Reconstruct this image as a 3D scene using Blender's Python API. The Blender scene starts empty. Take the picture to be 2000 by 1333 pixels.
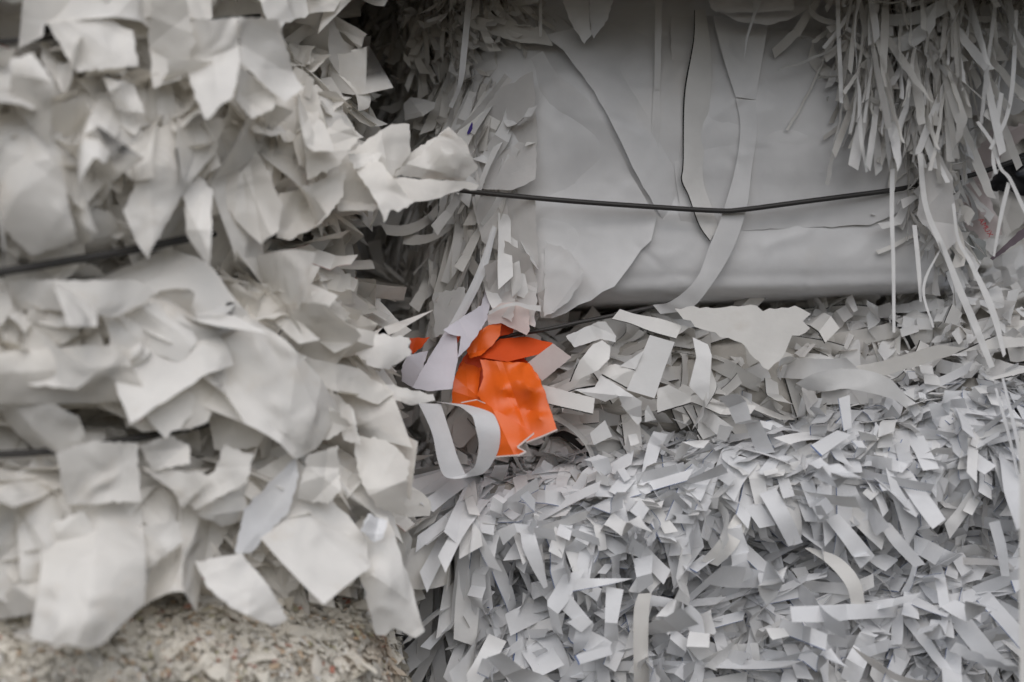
import bpy, bmesh, math, random
import numpy as np
from mathutils import Vector, Matrix
from mathutils.geometry import delaunay_2d_cdt
from mathutils.bvhtree import BVHTree

# ------------------------------------------------------------------ camera, sky, light, exposure
U = 0.0005            # metres per design unit (1 unit = 0.5 mm)
D = 3060.0            # camera to the plane of the orange paper, in design units
BASE = 1.15           # eye height in metres
sc = bpy.context.scene
cam_d = bpy.data.cameras.new("camera")
cam = bpy.data.objects.new("camera", cam_d)
sc.collection.objects.link(cam)
cam.location = (0, -D * U, BASE)
cam.rotation_euler = (math.radians(90), 0, 0)
cam_d.sensor_width = 36.0
cam_d.lens = 36.0 * D / 2000.0
cam_d.clip_start = 0.05
cam_d.clip_end = 200
cam_d.dof.use_dof = True
cam_d.dof.focus_distance = (D + 10) * U
cam_d.dof.aperture_fstop = 2.0
sc.camera = cam

SUN_EL, SUN_AZ = 49.0, 4.0     # elevation; azimuth to the right of the camera's back
world = bpy.data.worlds.new("World")
sc.world = world
world.use_nodes = True
wn = world.node_tree
bg = wn.nodes["Background"]
sky = wn.nodes.new("ShaderNodeTexSky")
sky.sky_type = 'NISHITA'
sky.sun_disc = False
sky.sun_elevation = math.radians(SUN_EL)
sky.sun_rotation = math.radians(180 - SUN_AZ)
sky.air_density = 1.0
sky.dust_density = 2.5
sky.ozone_density = 0.6
hs = wn.nodes.new("ShaderNodeHueSaturation")
hs.inputs["Saturation"].default_value = 0.95
wn.links.new(sky.outputs[0], hs.inputs["Color"])
wn.links.new(hs.outputs[0], bg.inputs["Color"])
bg.inputs["Strength"].default_value = 0.045

sun_d = bpy.data.lights.new("sun", 'SUN')
sun_d.energy = 1.6
sun_d.angle = math.radians(80)
sun_d.color = (1.0, 0.985, 0.97)
sun = bpy.data.objects.new("sun", sun_d)
sc.collection.objects.link(sun)
el, az = math.radians(SUN_EL), math.radians(SUN_AZ)
to_sun = Vector((math.sin(az) * math.cos(el), -math.cos(az) * math.cos(el), math.sin(el)))
sun.rotation_euler = to_sun.to_track_quat('Z', 'Y').to_euler()

sc.view_settings.view_transform = 'Standard'
sc.view_settings.look = 'None'
sc.view_settings.exposure = 0.40
sc.view_settings.gamma = 1.0
sc.view_settings.use_curve_mapping = False
sc.cycles.max_bounces = 8
sc.cycles.diffuse_bounces = 5

rng = np.random.default_rng(7)
COL = sc.collection

# ------------------------------------------------------------------ coordinates
def P(p):
    """(right, down, depth) in design units, measured where it is seen, to a world point in design units."""
    x, y, d = p
    k = (D + d) / D
    return np.array(((x - 1000) * k, d, (666.5 - y) * k))

def PA(a):
    a = np.asarray(a, float)
    k = (D + a[..., 2]) / D
    return np.stack(((a[..., 0] - 1000) * k, a[..., 2], (666.5 - a[..., 1]) * k), -1)

def back(w):
    k = D / (D + w[..., 1])
    return 1000 + w[..., 0] * k, 666.5 - w[..., 2] * k

def to_m(w):
    w = np.asarray(w, float) * U
    w[..., 2] += BASE
    return w

# ------------------------------------------------------------------ materials
MATS = {}
def paper(name, c1, c2, edge=None, edge_w=0.035, trans=0.18, rough=0.55, spec=0.3, bump=0.12, stain=None, stain_scale=30, crumple=0.0, through=(1.0, 0.94, 0.84)):
    m = bpy.data.materials.new(name); m.use_nodes = True
    nt = m.node_tree; N = nt.nodes; Lk = nt.links
    for n in list(N): N.remove(n)
    out = N.new("ShaderNodeOutputMaterial")
    pr = N.new("ShaderNodeBsdfPrincipled"); tr = N.new("ShaderNodeBsdfTranslucent"); mx = N.new("ShaderNodeMixShader")
    at = N.new("ShaderNodeAttribute"); at.attribute_name = "tint"
    oi = N.new("ShaderNodeObjectInfo")
    ad = N.new("ShaderNodeMath"); ad.operation = 'ADD'
    fr = N.new("ShaderNodeMath"); fr.operation = 'FRACT'
    Lk.new(at.outputs["Fac"], ad.inputs[0]); Lk.new(oi.outputs["Random"], ad.inputs[1]); Lk.new(ad.outputs[0], fr.inputs[0])
    mc = N.new("ShaderNodeMix"); mc.data_type = 'RGBA'
    mc.inputs[6].default_value = (*c1, 1); mc.inputs[7].default_value = (*c2, 1)
    Lk.new(fr.outputs[0], mc.inputs[0])
    col = mc.outputs[2]
    geo = N.new("ShaderNodeNewGeometry")
    nz = N.new("ShaderNodeTexNoise"); nz.inputs["Scale"].default_value = 22; nz.inputs["Detail"].default_value = 6
    Lk.new(geo.outputs["Position"], nz.inputs["Vector"])
    rmp = N.new("ShaderNodeMapRange"); rmp.inputs[1].default_value = 0.3; rmp.inputs[2].default_value = 0.7
    rmp.inputs[3].default_value = 0.90; rmp.inputs[4].default_value = 1.05
    Lk.new(nz.outputs["Fac"], rmp.inputs[0])
    mu = N.new("ShaderNodeMix"); mu.data_type = 'RGBA'; mu.blend_type = 'MULTIPLY'; mu.inputs[0].default_value = 1
    Lk.new(col, mu.inputs[6]); Lk.new(rmp.outputs[0], mu.inputs[7]); col = mu.outputs[2]
    if stain:
        n2 = N.new("ShaderNodeTexNoise"); n2.inputs["Scale"].default_value = stain_scale; n2.inputs["Detail"].default_value = 5
        Lk.new(geo.outputs["Position"], n2.inputs["Vector"])
        r2 = N.new("ShaderNodeMapRange"); r2.inputs[1].default_value = 0.60; r2.inputs[2].default_value = 0.78; r2.inputs[4].default_value = stain[3]
        Lk.new(n2.outputs["Fac"], r2.inputs[0])
        ms = N.new("ShaderNodeMix"); ms.data_type = 'RGBA'; ms.inputs[7].default_value = (*stain[:3], 1)
        Lk.new(r2.outputs[0], ms.inputs[0]); Lk.new(col, ms.inputs[6]); col = ms.outputs[2]
    if edge:
        uv = N.new("ShaderNodeUVMap"); uv.uv_map = "UVMap"
        sp = N.new("ShaderNodeSeparateXYZ"); Lk.new(uv.outputs[0], sp.inputs[0])
        lt = N.new("ShaderNodeMath"); lt.operation = 'COMPARE'; lt.inputs[1].default_value = 0.0; lt.inputs[2].default_value = edge_w
        Lk.new(sp.outputs["Y"], lt.inputs[0])
        me = N.new("ShaderNodeMix"); me.data_type = 'RGBA'; me.inputs[7].default_value = (*edge, 1)
        Lk.new(lt.outputs[0], me.inputs[0]); Lk.new(col, me.inputs[6]); col = me.outputs[2]
    Lk.new(col, pr.inputs["Base Color"])
    tm = N.new("ShaderNodeMix"); tm.data_type = 'RGBA'; tm.blend_type = 'MULTIPLY'; tm.inputs[0].default_value = 1; tm.inputs[7].default_value = (*through, 1)
    Lk.new(col, tm.inputs[6]); Lk.new(tm.outputs[2], tr.inputs["Color"])
    pr.inputs["Roughness"].default_value = rough
    pr.inputs["Specular IOR Level"].default_value = spec
    # fine relief: fibres plus soft rumples
    b1 = N.new("ShaderNodeTexNoise"); b1.inputs["Scale"].default_value = 90; b1.inputs["Detail"].default_value = 4
    Lk.new(geo.outputs["Position"], b1.inputs["Vector"])
    bp = N.new("ShaderNodeBump"); bp.inputs["Strength"].default_value = bump; bp.inputs["Distance"].default_value = 0.004
    Lk.new(b1.outputs["Fac"], bp.inputs["Height"])
    last = bp
    if crumple:
        vo = N.new("ShaderNodeTexNoise"); vo.noise_type = "RIDGED_MULTIFRACTAL"; vo.normalize = True; vo.inputs["Scale"].default_value = 26; vo.inputs["Detail"].default_value = 5; vo.inputs["Distortion"].default_value = 0.6
        Lk.new(geo.outputs["Position"], vo.inputs["Vector"])
        b2 = N.new("ShaderNodeBump"); b2.inputs["Strength"].default_value = crumple; b2.inputs["Distance"].default_value = 0.008
        Lk.new(vo.outputs["Fac"], b2.inputs["Height"]); Lk.new(bp.outputs[0], b2.inputs["Normal"]); last = b2
    Lk.new(last.outputs[0], pr.inputs["Normal"]); Lk.new(last.outputs[0], tr.inputs["Normal"])
    mx.inputs[0].default_value = trans
    Lk.new(pr.outputs[0], mx.inputs[1]); Lk.new(tr.outputs[0], mx.inputs[2]); Lk.new(mx.outputs[0], out.inputs["Surface"])
    MATS[name] = m
    return m

paper("cream_paper", (0.85, 0.837, 0.81), (0.935, 0.933, 0.925), stain=(0.60, 0.50, 0.38, 0.30), crumple=1.0, rough=0.42, spec=0.5, trans=0.30, through=(1.0, 0.95, 0.85))
paper("cream_paper_red_edge", (0.85, 0.837, 0.81), (0.935, 0.933, 0.925), edge=(0.35, 0.06, 0.06), edge_w=0.03, crumple=0.5, trans=0.30, through=(1.0, 0.95, 0.85))
paper("brown_flecked_paper", (0.72, 0.69, 0.62), (0.76, 0.73, 0.665), stain=(0.44, 0.30, 0.18, 0.9), stain_scale=11)
paper("brown_fleck", (0.48, 0.34, 0.22), (0.64, 0.51, 0.38))
paper("red_fleck", (0.46, 0.20, 0.15), (0.56, 0.32, 0.25))
paper("green_fleck", (0.40, 0.38, 0.24), (0.56, 0.53, 0.40))
paper("white_paper", (0.785, 0.79, 0.795), (0.88, 0.885, 0.895), crumple=0.4)
paper("grey_white_paper", (0.68, 0.67, 0.65), (0.82, 0.815, 0.80), stain=(0.45, 0.38, 0.30, 0.3))
paper("smooth_sheet_paper", (0.79, 0.795, 0.81), (0.85, 0.855, 0.87), rough=0.40, spec=0.5, bump=0.05, trans=0.16, crumple=0.45, stain=(0.60, 0.55, 0.48, 0.35), stain_scale=9)
paper("cool_white_paper", (0.745, 0.76, 0.79), (0.845, 0.86, 0.89))
paper("blue_edged_paper", (0.745, 0.76, 0.79), (0.845, 0.86, 0.89), edge=(0.12, 0.18, 0.36), edge_w=0.045)
paper("black_edged_paper", (0.80, 0.796, 0.785), (0.89, 0.887, 0.88), edge=(0.02, 0.02, 0.02), edge_w=0.06, crumple=0.15)
paper("tracing_paper", (0.78, 0.78, 0.79), (0.84, 0.84, 0.85), trans=0.4)
paper("lavender_paper", (0.70, 0.69, 0.77), (0.72, 0.71, 0.79), crumple=0.3)
paper("pink_tissue", (0.80, 0.70, 0.69), (0.82, 0.73, 0.72), trans=0.35)
paper("orange_paper", (0.88, 0.145, 0.013), (0.89, 0.15, 0.015), rough=0.33, spec=0.5, trans=0.10, crumple=1.0, bump=0.06)
paper("red_orange_paper", (0.72, 0.085, 0.012), (0.74, 0.09, 0.014), rough=0.5, trans=0.10, crumple=0.3)
paper("torn_white_core", (0.80, 0.74, 0.72), (0.82, 0.76, 0.74))
paper("violet_ink", (0.05, 0.03, 0.22), (0.06, 0.04, 0.25))
paper("red_ink", (0.45, 0.03, 0.04), (0.46, 0.03, 0.04), trans=0.0)
paper("pinkish_packaging", (0.62, 0.55, 0.55), (0.64, 0.57, 0.57), rough=0.3, spec=0.5, stain=(0.35, 0.28, 0.30, 0.4), stain_scale=12)
paper("grey_green_paper", (0.40, 0.42, 0.42), (0.42, 0.44, 0.44))
paper("dark_violet_paper", (0.20, 0.16, 0.19), (0.22, 0.18, 0.21))
paper("black_plastic", (0.012, 0.012, 0.014), (0.015, 0.015, 0.017), rough=0.3, spec=0.5, trans=0.0, crumple=0.6)
paper("baling_wire_steel", (0.030, 0.028, 0.028), (0.035, 0.033, 0.032), rough=0.5, spec=0.5, trans=0.0)
paper("shaded_packed_paper", (0.44, 0.42, 0.39), (0.46, 0.44, 0.41), trans=0.0, bump=0.6, stain=(0.30, 0.25, 0.20, 0.6), stain_scale=40)  # core colour darker than the loose paper, so gaps read as deep shade

# ------------------------------------------------------------------ mesh building
def mesh_from(name, verts, tris, mats, mat_idx=None, uv=None, tint=None, sharp=None):
    verts = np.asarray(verts, np.float32); tris = np.asarray(tris, np.int32)
    me = bpy.data.meshes.new(name)
    me.vertices.add(len(verts)); me.vertices.foreach_set("co", verts.ravel())
    n = len(tris)
    me.loops.add(n * 3); me.loops.foreach_set("vertex_index", tris.ravel())
    me.polygons.add(n)
    me.polygons.foreach_set("loop_start", np.arange(0, n * 3, 3, dtype=np.int32))
    me.polygons.foreach_set("loop_total", np.full(n, 3, np.int32))
    for m in mats: me.materials.append(MATS[m])
    if mat_idx is not None: me.polygons.foreach_set("material_index", np.asarray(mat_idx, np.int32))
    me.update(calc_edges=True)
    if uv is not None:
        l = me.uv_layers.new(name="UVMap")
        l.data.foreach_set("uv", np.asarray(uv, np.float32)[tris.ravel()].ravel())
    if tint is not None:
        a = me.attributes.new("tint", 'FLOAT', 'POINT'); a.data.foreach_set("value", np.asarray(tint, np.float32))
    me.polygons.foreach_set("use_smooth", np.ones(n, bool))
    if sharp: me.set_sharp_from_angle(angle=math.radians(sharp))
    me.validate()
    return me

def put(name, me, parent=None, matrix=None, kind=None, label=None, cat=None, group=None):
    o = bpy.data.objects.new(name, me); COL.objects.link(o)
    M = matrix if matrix is not None else Matrix.Identity(4)
    if parent is not None:
        o.parent = parent
        M = Matrix.Translation(-ROOT_AT[parent.name]) @ M
    o.matrix_basis = M
    if kind: o["kind"] = kind
    if label: o["label"] = label
    if cat: o["category"] = cat
    if group: o["group"] = group
    return o

ROOT_AT = {}
def thing(name, label, cat, at, group=None):
    """An Empty at the thing's base that parents its parts; at is (right, down, depth)."""
    o = bpy.data.objects.new(name, None); COL.objects.link(o)
    w = to_m(P(at)); o.location = w; o.empty_display_size = 0.05
    o["label"] = label; o["category"] = cat
    if group: o["group"] = group
    ROOT_AT[o.name] = Vector(w)
    return o

OCC = []      # (verts in metres, tris, owner) for choosing which pieces show largest
def occ(verts, tris, owner=-1): OCC.append((np.asarray(verts, float), np.asarray(tris), owner))

# ------------------------------------------------------------------ piece shapes (unit length, unit width)
PROTO = {}
def rotm(axis, a):
    axis = axis / np.linalg.norm(axis); x, y, z = axis; c, s = math.cos(a), math.sin(a); C = 1 - c
    return np.array(((c + x*x*C, x*y*C - z*s, x*z*C + y*s), (y*x*C + z*s, c + y*y*C, y*z*C - x*s), (z*x*C - y*s, z*y*C + x*s, c + z*z*C)))

def strip_proto(key, r, n=10, curl=0.0, curl2=0.0, kinks=(), twist=0.0, aspect=0.3, cut=0.15, wave=0.0, width=2):
    T, B, N = np.eye(3)
    p = np.zeros(3); rows = []; breaks = []
    w = aspect / 2
    def row(t, skew=0.0):
        tw = 1 + 0.05 * math.sin(9 * t + curl * 3)
        rows.append([(p - B * w * tw + T * skew * w, (t, 0.0)), (p + B * w * tw - T * skew * w, (t, 1.0))])
    row(0, r.uniform(-cut, cut))
    kk = {int(round(t * n)): a for t, a in kinks}
    for i in range(n):
        a = (curl + (curl2 - curl) * i / n + wave * math.sin(i * 2.1 + curl)) / n
        R = rotm(B, -a) @ rotm(T, twist / n)
        T, B, N = R @ T, R @ B, R @ N
        p = p + T / n
        last = i == n - 1
        row((i + 1) / n, r.uniform(-cut, cut) * 4 if last else 0)
        if (i + 1) in kk and not last:
            R = rotm(B + T * r.uniform(-0.45, 0.45), -kk[i + 1])
            breaks.append(len(rows)); row_copy = [(v.copy(), u) for v, u in rows[-1]]
            T, B, N = R @ T, R @ B, R @ N
            rows.append(row_copy)
    V = []; UV = []
    for rw in rows:
        for v, u in rw: V.append(v); UV.append(u)
    F = []
    for i in range(len(rows) - 1):
        if (i + 1) in breaks: continue
        a = 2 * i; F += [(a, a + 1, a + 3), (a, a + 3, a + 2)]
    V = np.array(V); V[:, 1] /= aspect
    PROTO[key] = (V, np.array(F), np.array(UV), aspect)

def inside_tris(outline, inner, chains=()):
    n = len(outline)
    pts = [Vector((float(a), float(b))) for a, b in outline] + [Vector((float(a), float(b))) for a, b in inner]
    edges = [(i, (i + 1) % n) for i in range(n)]
    for ch in chains:
        k = len(pts); pts += [Vector((float(a), float(b))) for a, b in ch]
        edges += [(k + i, k + i + 1) for i in range(len(ch) - 1)]
    res = delaunay_2d_cdt(pts, edges, [list(range(n))], 1, 1e-5)
    v = np.array([(q.x, q.y) for q in res[0]])
    f = []
    for t in res[2]:
        a, b, c = t[:3]
        cr = (v[b][0]-v[a][0])*(v[c][1]-v[a][1]) - (v[b][1]-v[a][1])*(v[c][0]-v[a][0])
        f.append((a, b, c) if cr > 0 else (a, c, b))
    return v, np.array(f)

def in_poly(pts, poly):
    x, y = pts[:, 0], pts[:, 1]; res = np.zeros(len(pts), bool); j = len(poly) - 1
    for i in range(len(poly)):
        xi, yi = poly[i]; xj, yj = poly[j]
        c = ((yi > y) != (yj > y)) & (x < (xj - xi) * (y - yi) / (yj - yi + 1e-12) + xi)
        res ^= c; j = i
    return res

def crease_chains(c, d, out, step, n=40):
    """points along a fold line, where it crosses the sheet"""
    q = np.array([c + d * step * t for t in range(-n, n + 1)]); ok = in_poly(q, out)
    if not ok.any(): return []
    oa = np.array(out); ok &= np.min(np.linalg.norm(q[:, None] - oa[None], axis=-1), axis=1) > step * .35
    res = []; cur = []
    for k in range(len(q)):
        if ok[k]: cur.append(q[k])
        elif cur: res.append(np.array(cur)); cur = []
    if cur: res.append(np.array(cur))
    return res

def scrap_proto(key, r, torn=0.02, folds=4, amp=0.25, curl=0.6, res=0.16):
    base = [[0, -0.5], [1, -0.5], [1, 0.5], [0, 0.5]]
    base = [[x + r.uniform(-0.16, 0.12), y + r.uniform(-0.15, 0.15)] for x, y in base]
    if r.random() < 0.6:      # a torn-off corner or a pointed tip
        k = r.integers(1, 3); q = base[k]; o1 = base[k - 1]; o2 = base[(k + 1) % 4]; t = r.uniform(0.2, 0.6)
        base[k:k + 1] = [[q[0] + (o1[0] - q[0]) * t, q[1] + (o1[1] - q[1]) * t], [q[0] + (o2[0] - q[0]) * t * .6, q[1] + (o2[1] - q[1]) * t * .6]]
    out = []
    for i in range(len(base)):
        a, b = np.array(base[i]), np.array(base[(i + 1) % len(base)]); L = np.linalg.norm(b - a)
        m = max(1, int(L / res)); jag = torn * (r.random() < 0.6)
        nn = np.array((b[1] - a[1], a[0] - b[0])) / max(L, 1e-6)
        for k in range(m):
            out.append(a + (b - a) * k / m + (nn * r.normal(0, jag) if k else 0))
    g = np.array([(x, y) for x in np.arange(-0.1, 1.1, res) for y in np.arange(-0.6, 0.6, res)])
    g = g + r.uniform(-0.3, 0.3, g.shape) * res
    g = g[in_poly(g, out)]
    cre = []; chains = []
    for k in range(folds):
        a = r.uniform(0, math.pi); nrm = np.array((math.cos(a), math.sin(a))); c = np.array((r.uniform(0.1, 0.95), r.uniform(-0.4, 0.4)))
        cre.append((nrm, c, r.uniform(0.35, 1.0) * amp * r.choice((-1, 1))))
        chains += crease_chains(c, np.array((-nrm[1], nrm[0])), out, res * .9)
    v, f = inside_tris(out, g, chains)
    uv = np.stack((v[:, 0], (v[:, 1] + 0.5)), 1)
    z = np.zeros(len(v))
    for nrm, c, am in cre: z += am * np.abs((v - c) @ nrm)
    z += 0.02 * np.sin(v[:, 0] * r.uniform(3, 7) + v[:, 1] * r.uniform(-6, 6) + r.uniform(0, 6))
    V = np.stack((v[:, 0], v[:, 1], z - z[np.argmin(v[:, 0])]), 1)
    def roll(V, ax, s0, k):        # bend the sheet about an axis, beyond s0 along ax
        dirx = np.array((math.cos(ax), math.sin(ax)))
        s = V[:, :2] @ dirx; q = V[:, :2] @ np.array((-dirx[1], dirx[0])); ss = np.maximum(s - s0, 0)
        k = k + 1e-4; th = ss * k
        sx = np.where(s > s0, s0 + np.sin(th) / k - V[:, 2] * np.sin(th), s)
        sz = np.where(s > s0, (1 - np.cos(th)) / k + V[:, 2] * np.cos(th), V[:, 2])
        return np.stack((sx * dirx[0] - q * dirx[1], sx * dirx[1] + q * dirx[0], sz), 1)
    V = roll(V, r.uniform(-0.5, 0.5), r.uniform(0.0, 0.5), curl)
    if r.random() < 0.5: V = roll(V, r.choice((-1, 1)) * r.uniform(0.8, 1.7), r.uniform(0.0, 0.3), r.uniform(-1.4, 1.4))
    if r.random() < 0.35: V = roll(V, r.uniform(-0.9, 0.9), r.uniform(0.6, 0.85), r.uniform(-4, 4))
    PROTO[key] = (V, f, uv, 1.0)

r0 = np.random.default_rng(11)
G = {}
def make(group, n, fn):
    G[group] = []
    for i in range(n):
        k = (group, i); fn(k); G[group].append(k)
U_ = lambda a, b: r0.uniform(a, b)
make('flat', 14, lambda k: strip_proto(k, r0, 6, U_(-.5, .5), U_(-.8, .8), twist=U_(-.4, .4)))
make('curl', 16, lambda k: strip_proto(k, r0, 12, U_(-3.0, 1.0), U_(-4.0, 2.0), twist=U_(-.8, .8)))
make('kink', 30, lambda k: strip_proto(k, r0, 12, U_(-.9, .6), U_(-1.2, .9), [(U_(.15, .35), U_(-1.2, 1.0)), (U_(.42, .62), U_(-1.6, 1.2)), (U_(.7, .88), U_(-1.3, 1.6))][:r0.integers(1, 4)], U_(-.8, .8)))
make('longstrip', 26, lambda k: strip_proto(k, r0, 18, U_(-2.0, .6), U_(-2.6, 1.6), [(U_(.12, .3), U_(-1.0, .8)), (U_(.38, .6), U_(-1.3, 1.1)), (U_(.68, .9), U_(-1.2, 1.4))][:r0.integers(1, 4)], U_(-1.6, 1.6), aspect=0.18))
make('accord', 16, lambda k: strip_proto(k, r0, 12, 0, U_(-.5, .5), [(.2 + U_(-.05, .05), U_(.7, 1.6)), (.42 + U_(-.05, .05), -U_(.8, 1.9)), (.63, U_(.6, 1.6)), (.83, -U_(.3, 1.4))], U_(-.7, .7)))
make('thin', 20, lambda k: strip_proto(k, r0, 18, U_(-.6, .6), U_(-1.1, 1.1), [(U_(.3, .8), U_(-.8, .8))] if r0.random() < .5 else (), U_(-3.4, 3.4), aspect=0.06, wave=U_(2.0, 8.0)))
make('scrap', 40, lambda k: scrap_proto(k, r0, 0.016, 6, 0.36, U_(-1.6, 1.0), 0.12))
make('bigscrap', 34, lambda k: scrap_proto(k, r0, 0.013, 5, 0.26, U_(-1.9, 1.0), 0.09))
make('crush', 24, lambda k: scrap_proto(k, r0, 0.03, 8, 0.5, U_(-1.5, 1.2), 0.16))
make('drape', 34, lambda k: strip_proto(k, r0, 16, U_(-2.2, 1.0), U_(-3.0, 2.2), [(U_(.2, .8), U_(-.9, .8))][:r0.integers(0, 2)], U_(-1.7, 1.7), aspect=0.42, cut=.42))
make('bit', 14, lambda k: scrap_proto(k, r0, 0.0, 2, 0.4, U_(-1, 1), 0.45))

PROTO_MESH = {}
def proto_mesh(key, mat):
    if (key, mat) not in PROTO_MESH:
        V, F, UV, _ = PROTO[key]
        PROTO_MESH[(key, mat)] = mesh_from("piece_%s" % mat, V, F, [mat], uv=UV, sharp=(20 if key[0] in ('scrap', 'bigscrap', 'crush', 'bit') else None))
    return PROTO_MESH[(key, mat)]

# ------------------------------------------------------------------ bale surfaces
def cr_weights(t):
    return np.array((-.5*t**3 + t*t - .5*t, 1.5*t**3 - 2.5*t*t + 1, -1.5*t**3 + 2*t*t + .5*t, .5*t**3 - .5*t*t))

def cr_resample(A, m, axis):
    A = np.moveaxis(np.asarray(A, float), axis, 0); n = len(A)
    ext = np.concatenate(([2*A[0] - A[1]], A, [2*A[-1] - A[-2]]))
    res = []
    for s in np.linspace(0, n - 1, m):
        i = min(int(s), n - 2); w = cr_weights(s - i)
        res.append(sum(w[k] * ext[i + k] for k in range(4)))
    return np.moveaxis(np.array(res), 0, axis)

def vnoise(p, scale, seed):
    """cheap smooth noise from summed sines"""
    r = np.random.default_rng(seed); v = np.zeros(len(p))
    for k in range(7):
        d = r.normal(size=3); d /= np.linalg.norm(d); f = r.uniform(.6, 1.9) / scale
        v += np.sin(p @ d * f * 6.28 + r.uniform(0, 6.28))
    return v / 3.5

class Surf:
    def __init__(self, grid, nr=70, nc=90, rough=0, rscale=120, seed=1):
        g = cr_resample(cr_resample(grid, nr, 0), nc, 1)
        W = PA(g)
        self.nr, self.nc = nr, nc
        def normals(W):
            du = np.gradient(W, axis=1); dv = np.gradient(W, axis=0)
            n = np.cross(du, dv); n /= np.linalg.norm(n, axis=-1, keepdims=True) + 1e-9
            return n
        n = normals(W)
        if np.mean(n[..., 1]) > 0: n = -n; self.flip = True
        else: self.flip = False
        if rough: W = W + n * (vnoise(W.reshape(-1, 3), rscale, seed).reshape(nr, nc) * rough)[..., None]
        self.W = W; n2 = normals(W); self.N = -n2 if self.flip else n2
        a = np.linalg.norm(np.cross(W[1:, :-1] - W[:-1, :-1], W[:-1, 1:] - W[:-1, :-1]), axis=-1)
        self.area = a
    def sample(self, n, region=None, r=rng):
        px, py = back(self.W[:-1, :-1])
        w = self.area.copy()
        w[(px < -260) | (px > 2200) | (py < -330) | (py > 1560)] = 0
        if region is not None: w = w * region(px, py)
        w = w.ravel() / w.sum()
        idx = r.choice(len(w), n, p=w); i, j = np.divmod(idx, self.nc - 1)
        fu, fv = r.random(n)[:, None], r.random(n)[:, None]
        def mix(A): return (A[i, j]*(1-fu)*(1-fv) + A[i, j+1]*fu*(1-fv) + A[i+1, j]*(1-fu)*fv + A[i+1, j+1]*fu*fv)
        p = mix(self.W); nn = mix(self.N); nn /= np.linalg.norm(nn, axis=1, keepdims=True)
        return p, nn
    def core(self, bale, mat="shaded_packed_paper", sink=14, thick=500, name="bale_core"):
        nr, nc = self.nr, self.nc
        F = self.W - self.N * sink
        Bk = F.copy(); Bk[..., 1] = np.maximum(Bk[..., 1] + 60, thick)
        V = np.concatenate((F.reshape(-1, 3), Bk.reshape(-1, 3)))
        idx = np.arange(nr * nc).reshape(nr, nc); o = nr * nc
        q = np.stack((idx[:-1, :-1], idx[:-1, 1:], idx[1:, 1:], idx[1:, :-1]), -1).reshape(-1, 4)
        rim = np.concatenate((idx[0, :], idx[1:, -1], idx[-1, -2::-1], idx[-2:0:-1, 0]))
        rn = np.roll(rim, -1)
        side = np.stack((rim, rn, rn + o, rim + o), -1)
        q = np.concatenate((q, q[:, ::-1] + o, side))
        t = np.concatenate((q[:, [0, 1, 2]], q[:, [0, 2, 3]]))
        if self.flip: t = t[:, ::-1]
        Vm = to_m(V)
        me = mesh_from(name, Vm, t, [mat], sharp=60)
        occ(Vm, t)
        return put(name, me, bale)

PIECES = []
KEEP = {}      # per bale: which loose pieces may stay (those that would cover its wire are dropped)
def place(bale, name, key, mat, p, n, ang, elev, roll, L, W, zs=None, keep=None):
    a = math.radians(ang)
    d = np.array((math.cos(a), 0, -math.sin(a)))
    t = d - n * (n @ d); ln = np.linalg.norm(t)
    if ln < 1e-3: t = np.cross(n, (0, 0, 1.0)); ln = np.linalg.norm(t)
    t /= ln
    e = math.radians(elev)
    x = math.cos(e) * t + math.sin(e) * n
    z = math.cos(e) * n - math.sin(e) * t
    R = rotm(x, math.radians(roll)); z = R @ z
    y = np.cross(z, x)
    zs = L if zs is None else zs
    M = np.eye(4); M[:3, 0] = x * L; M[:3, 1] = y * W; M[:3, 2] = z * zs; M[:3, 3] = p
    if keep is not None:
        w = PROTO[key][0] @ M[:3, :3].T + M[:3, 3]
        if not keep(w): return
    M[:3] *= U; M[2, 3] += BASE
    PIECES.append((bale, name, key, mat, M, rng.random()))

def scatter(bale, surf, n, name, groups, L, W, ang, elev=(12, 12), roll=15, off=(0, 10), mats=None, region=None, bias=1.0, keep=None):
    keep = keep or KEEP.get(bale.name)
    p, nn = surf.sample(n, region)
    px, py = back(p)
    keys = [k for g in groups for k in G[g]]
    mn = [m for m, _ in mats]; mw = np.array([w for _, w in mats], float); mw /= mw.sum()
    for i in range(n):
        s = rng.random() ** bias
        l = L[0] + (L[1] - L[0]) * s; w = W[0] + (W[1] - W[0]) * rng.random()
        a = ang(px[i], py[i])
        place(bale, name, keys[rng.integers(len(keys))], mn[rng.choice(len(mn), p=mw)], p[i] + nn[i] * rng.uniform(*off), nn[i],
              a, rng.normal(*elev), rng.normal(0, roll), l, w, zs=(l if name != "paper_scrap" else (l + w) / 2), keep=keep)

# ------------------------------------------------------------------ hand-shaped sheets, ribbons and wires
def rbf(ctrl, val, q):
    c = np.asarray(ctrl, float) / 100; q = np.asarray(q, float) / 100; n = len(c)
    phi = lambda a, b: np.linalg.norm(a[:, None] - b[None], axis=-1)
    A = np.zeros((n + 3, n + 3)); A[:n, :n] = phi(c, c) ; A[:n, n] = 1; A[:n, n+1:] = c; A[n, :n] = 1; A[n+1:, :n] = c.T
    A[:n, :n] -= np.eye(n) * 0.05
    s = np.linalg.lstsq(A, np.concatenate((val, np.zeros(3))), rcond=None)[0]
    return phi(q, c) @ s[:n] + s[n] + q @ s[n+1:]

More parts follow.
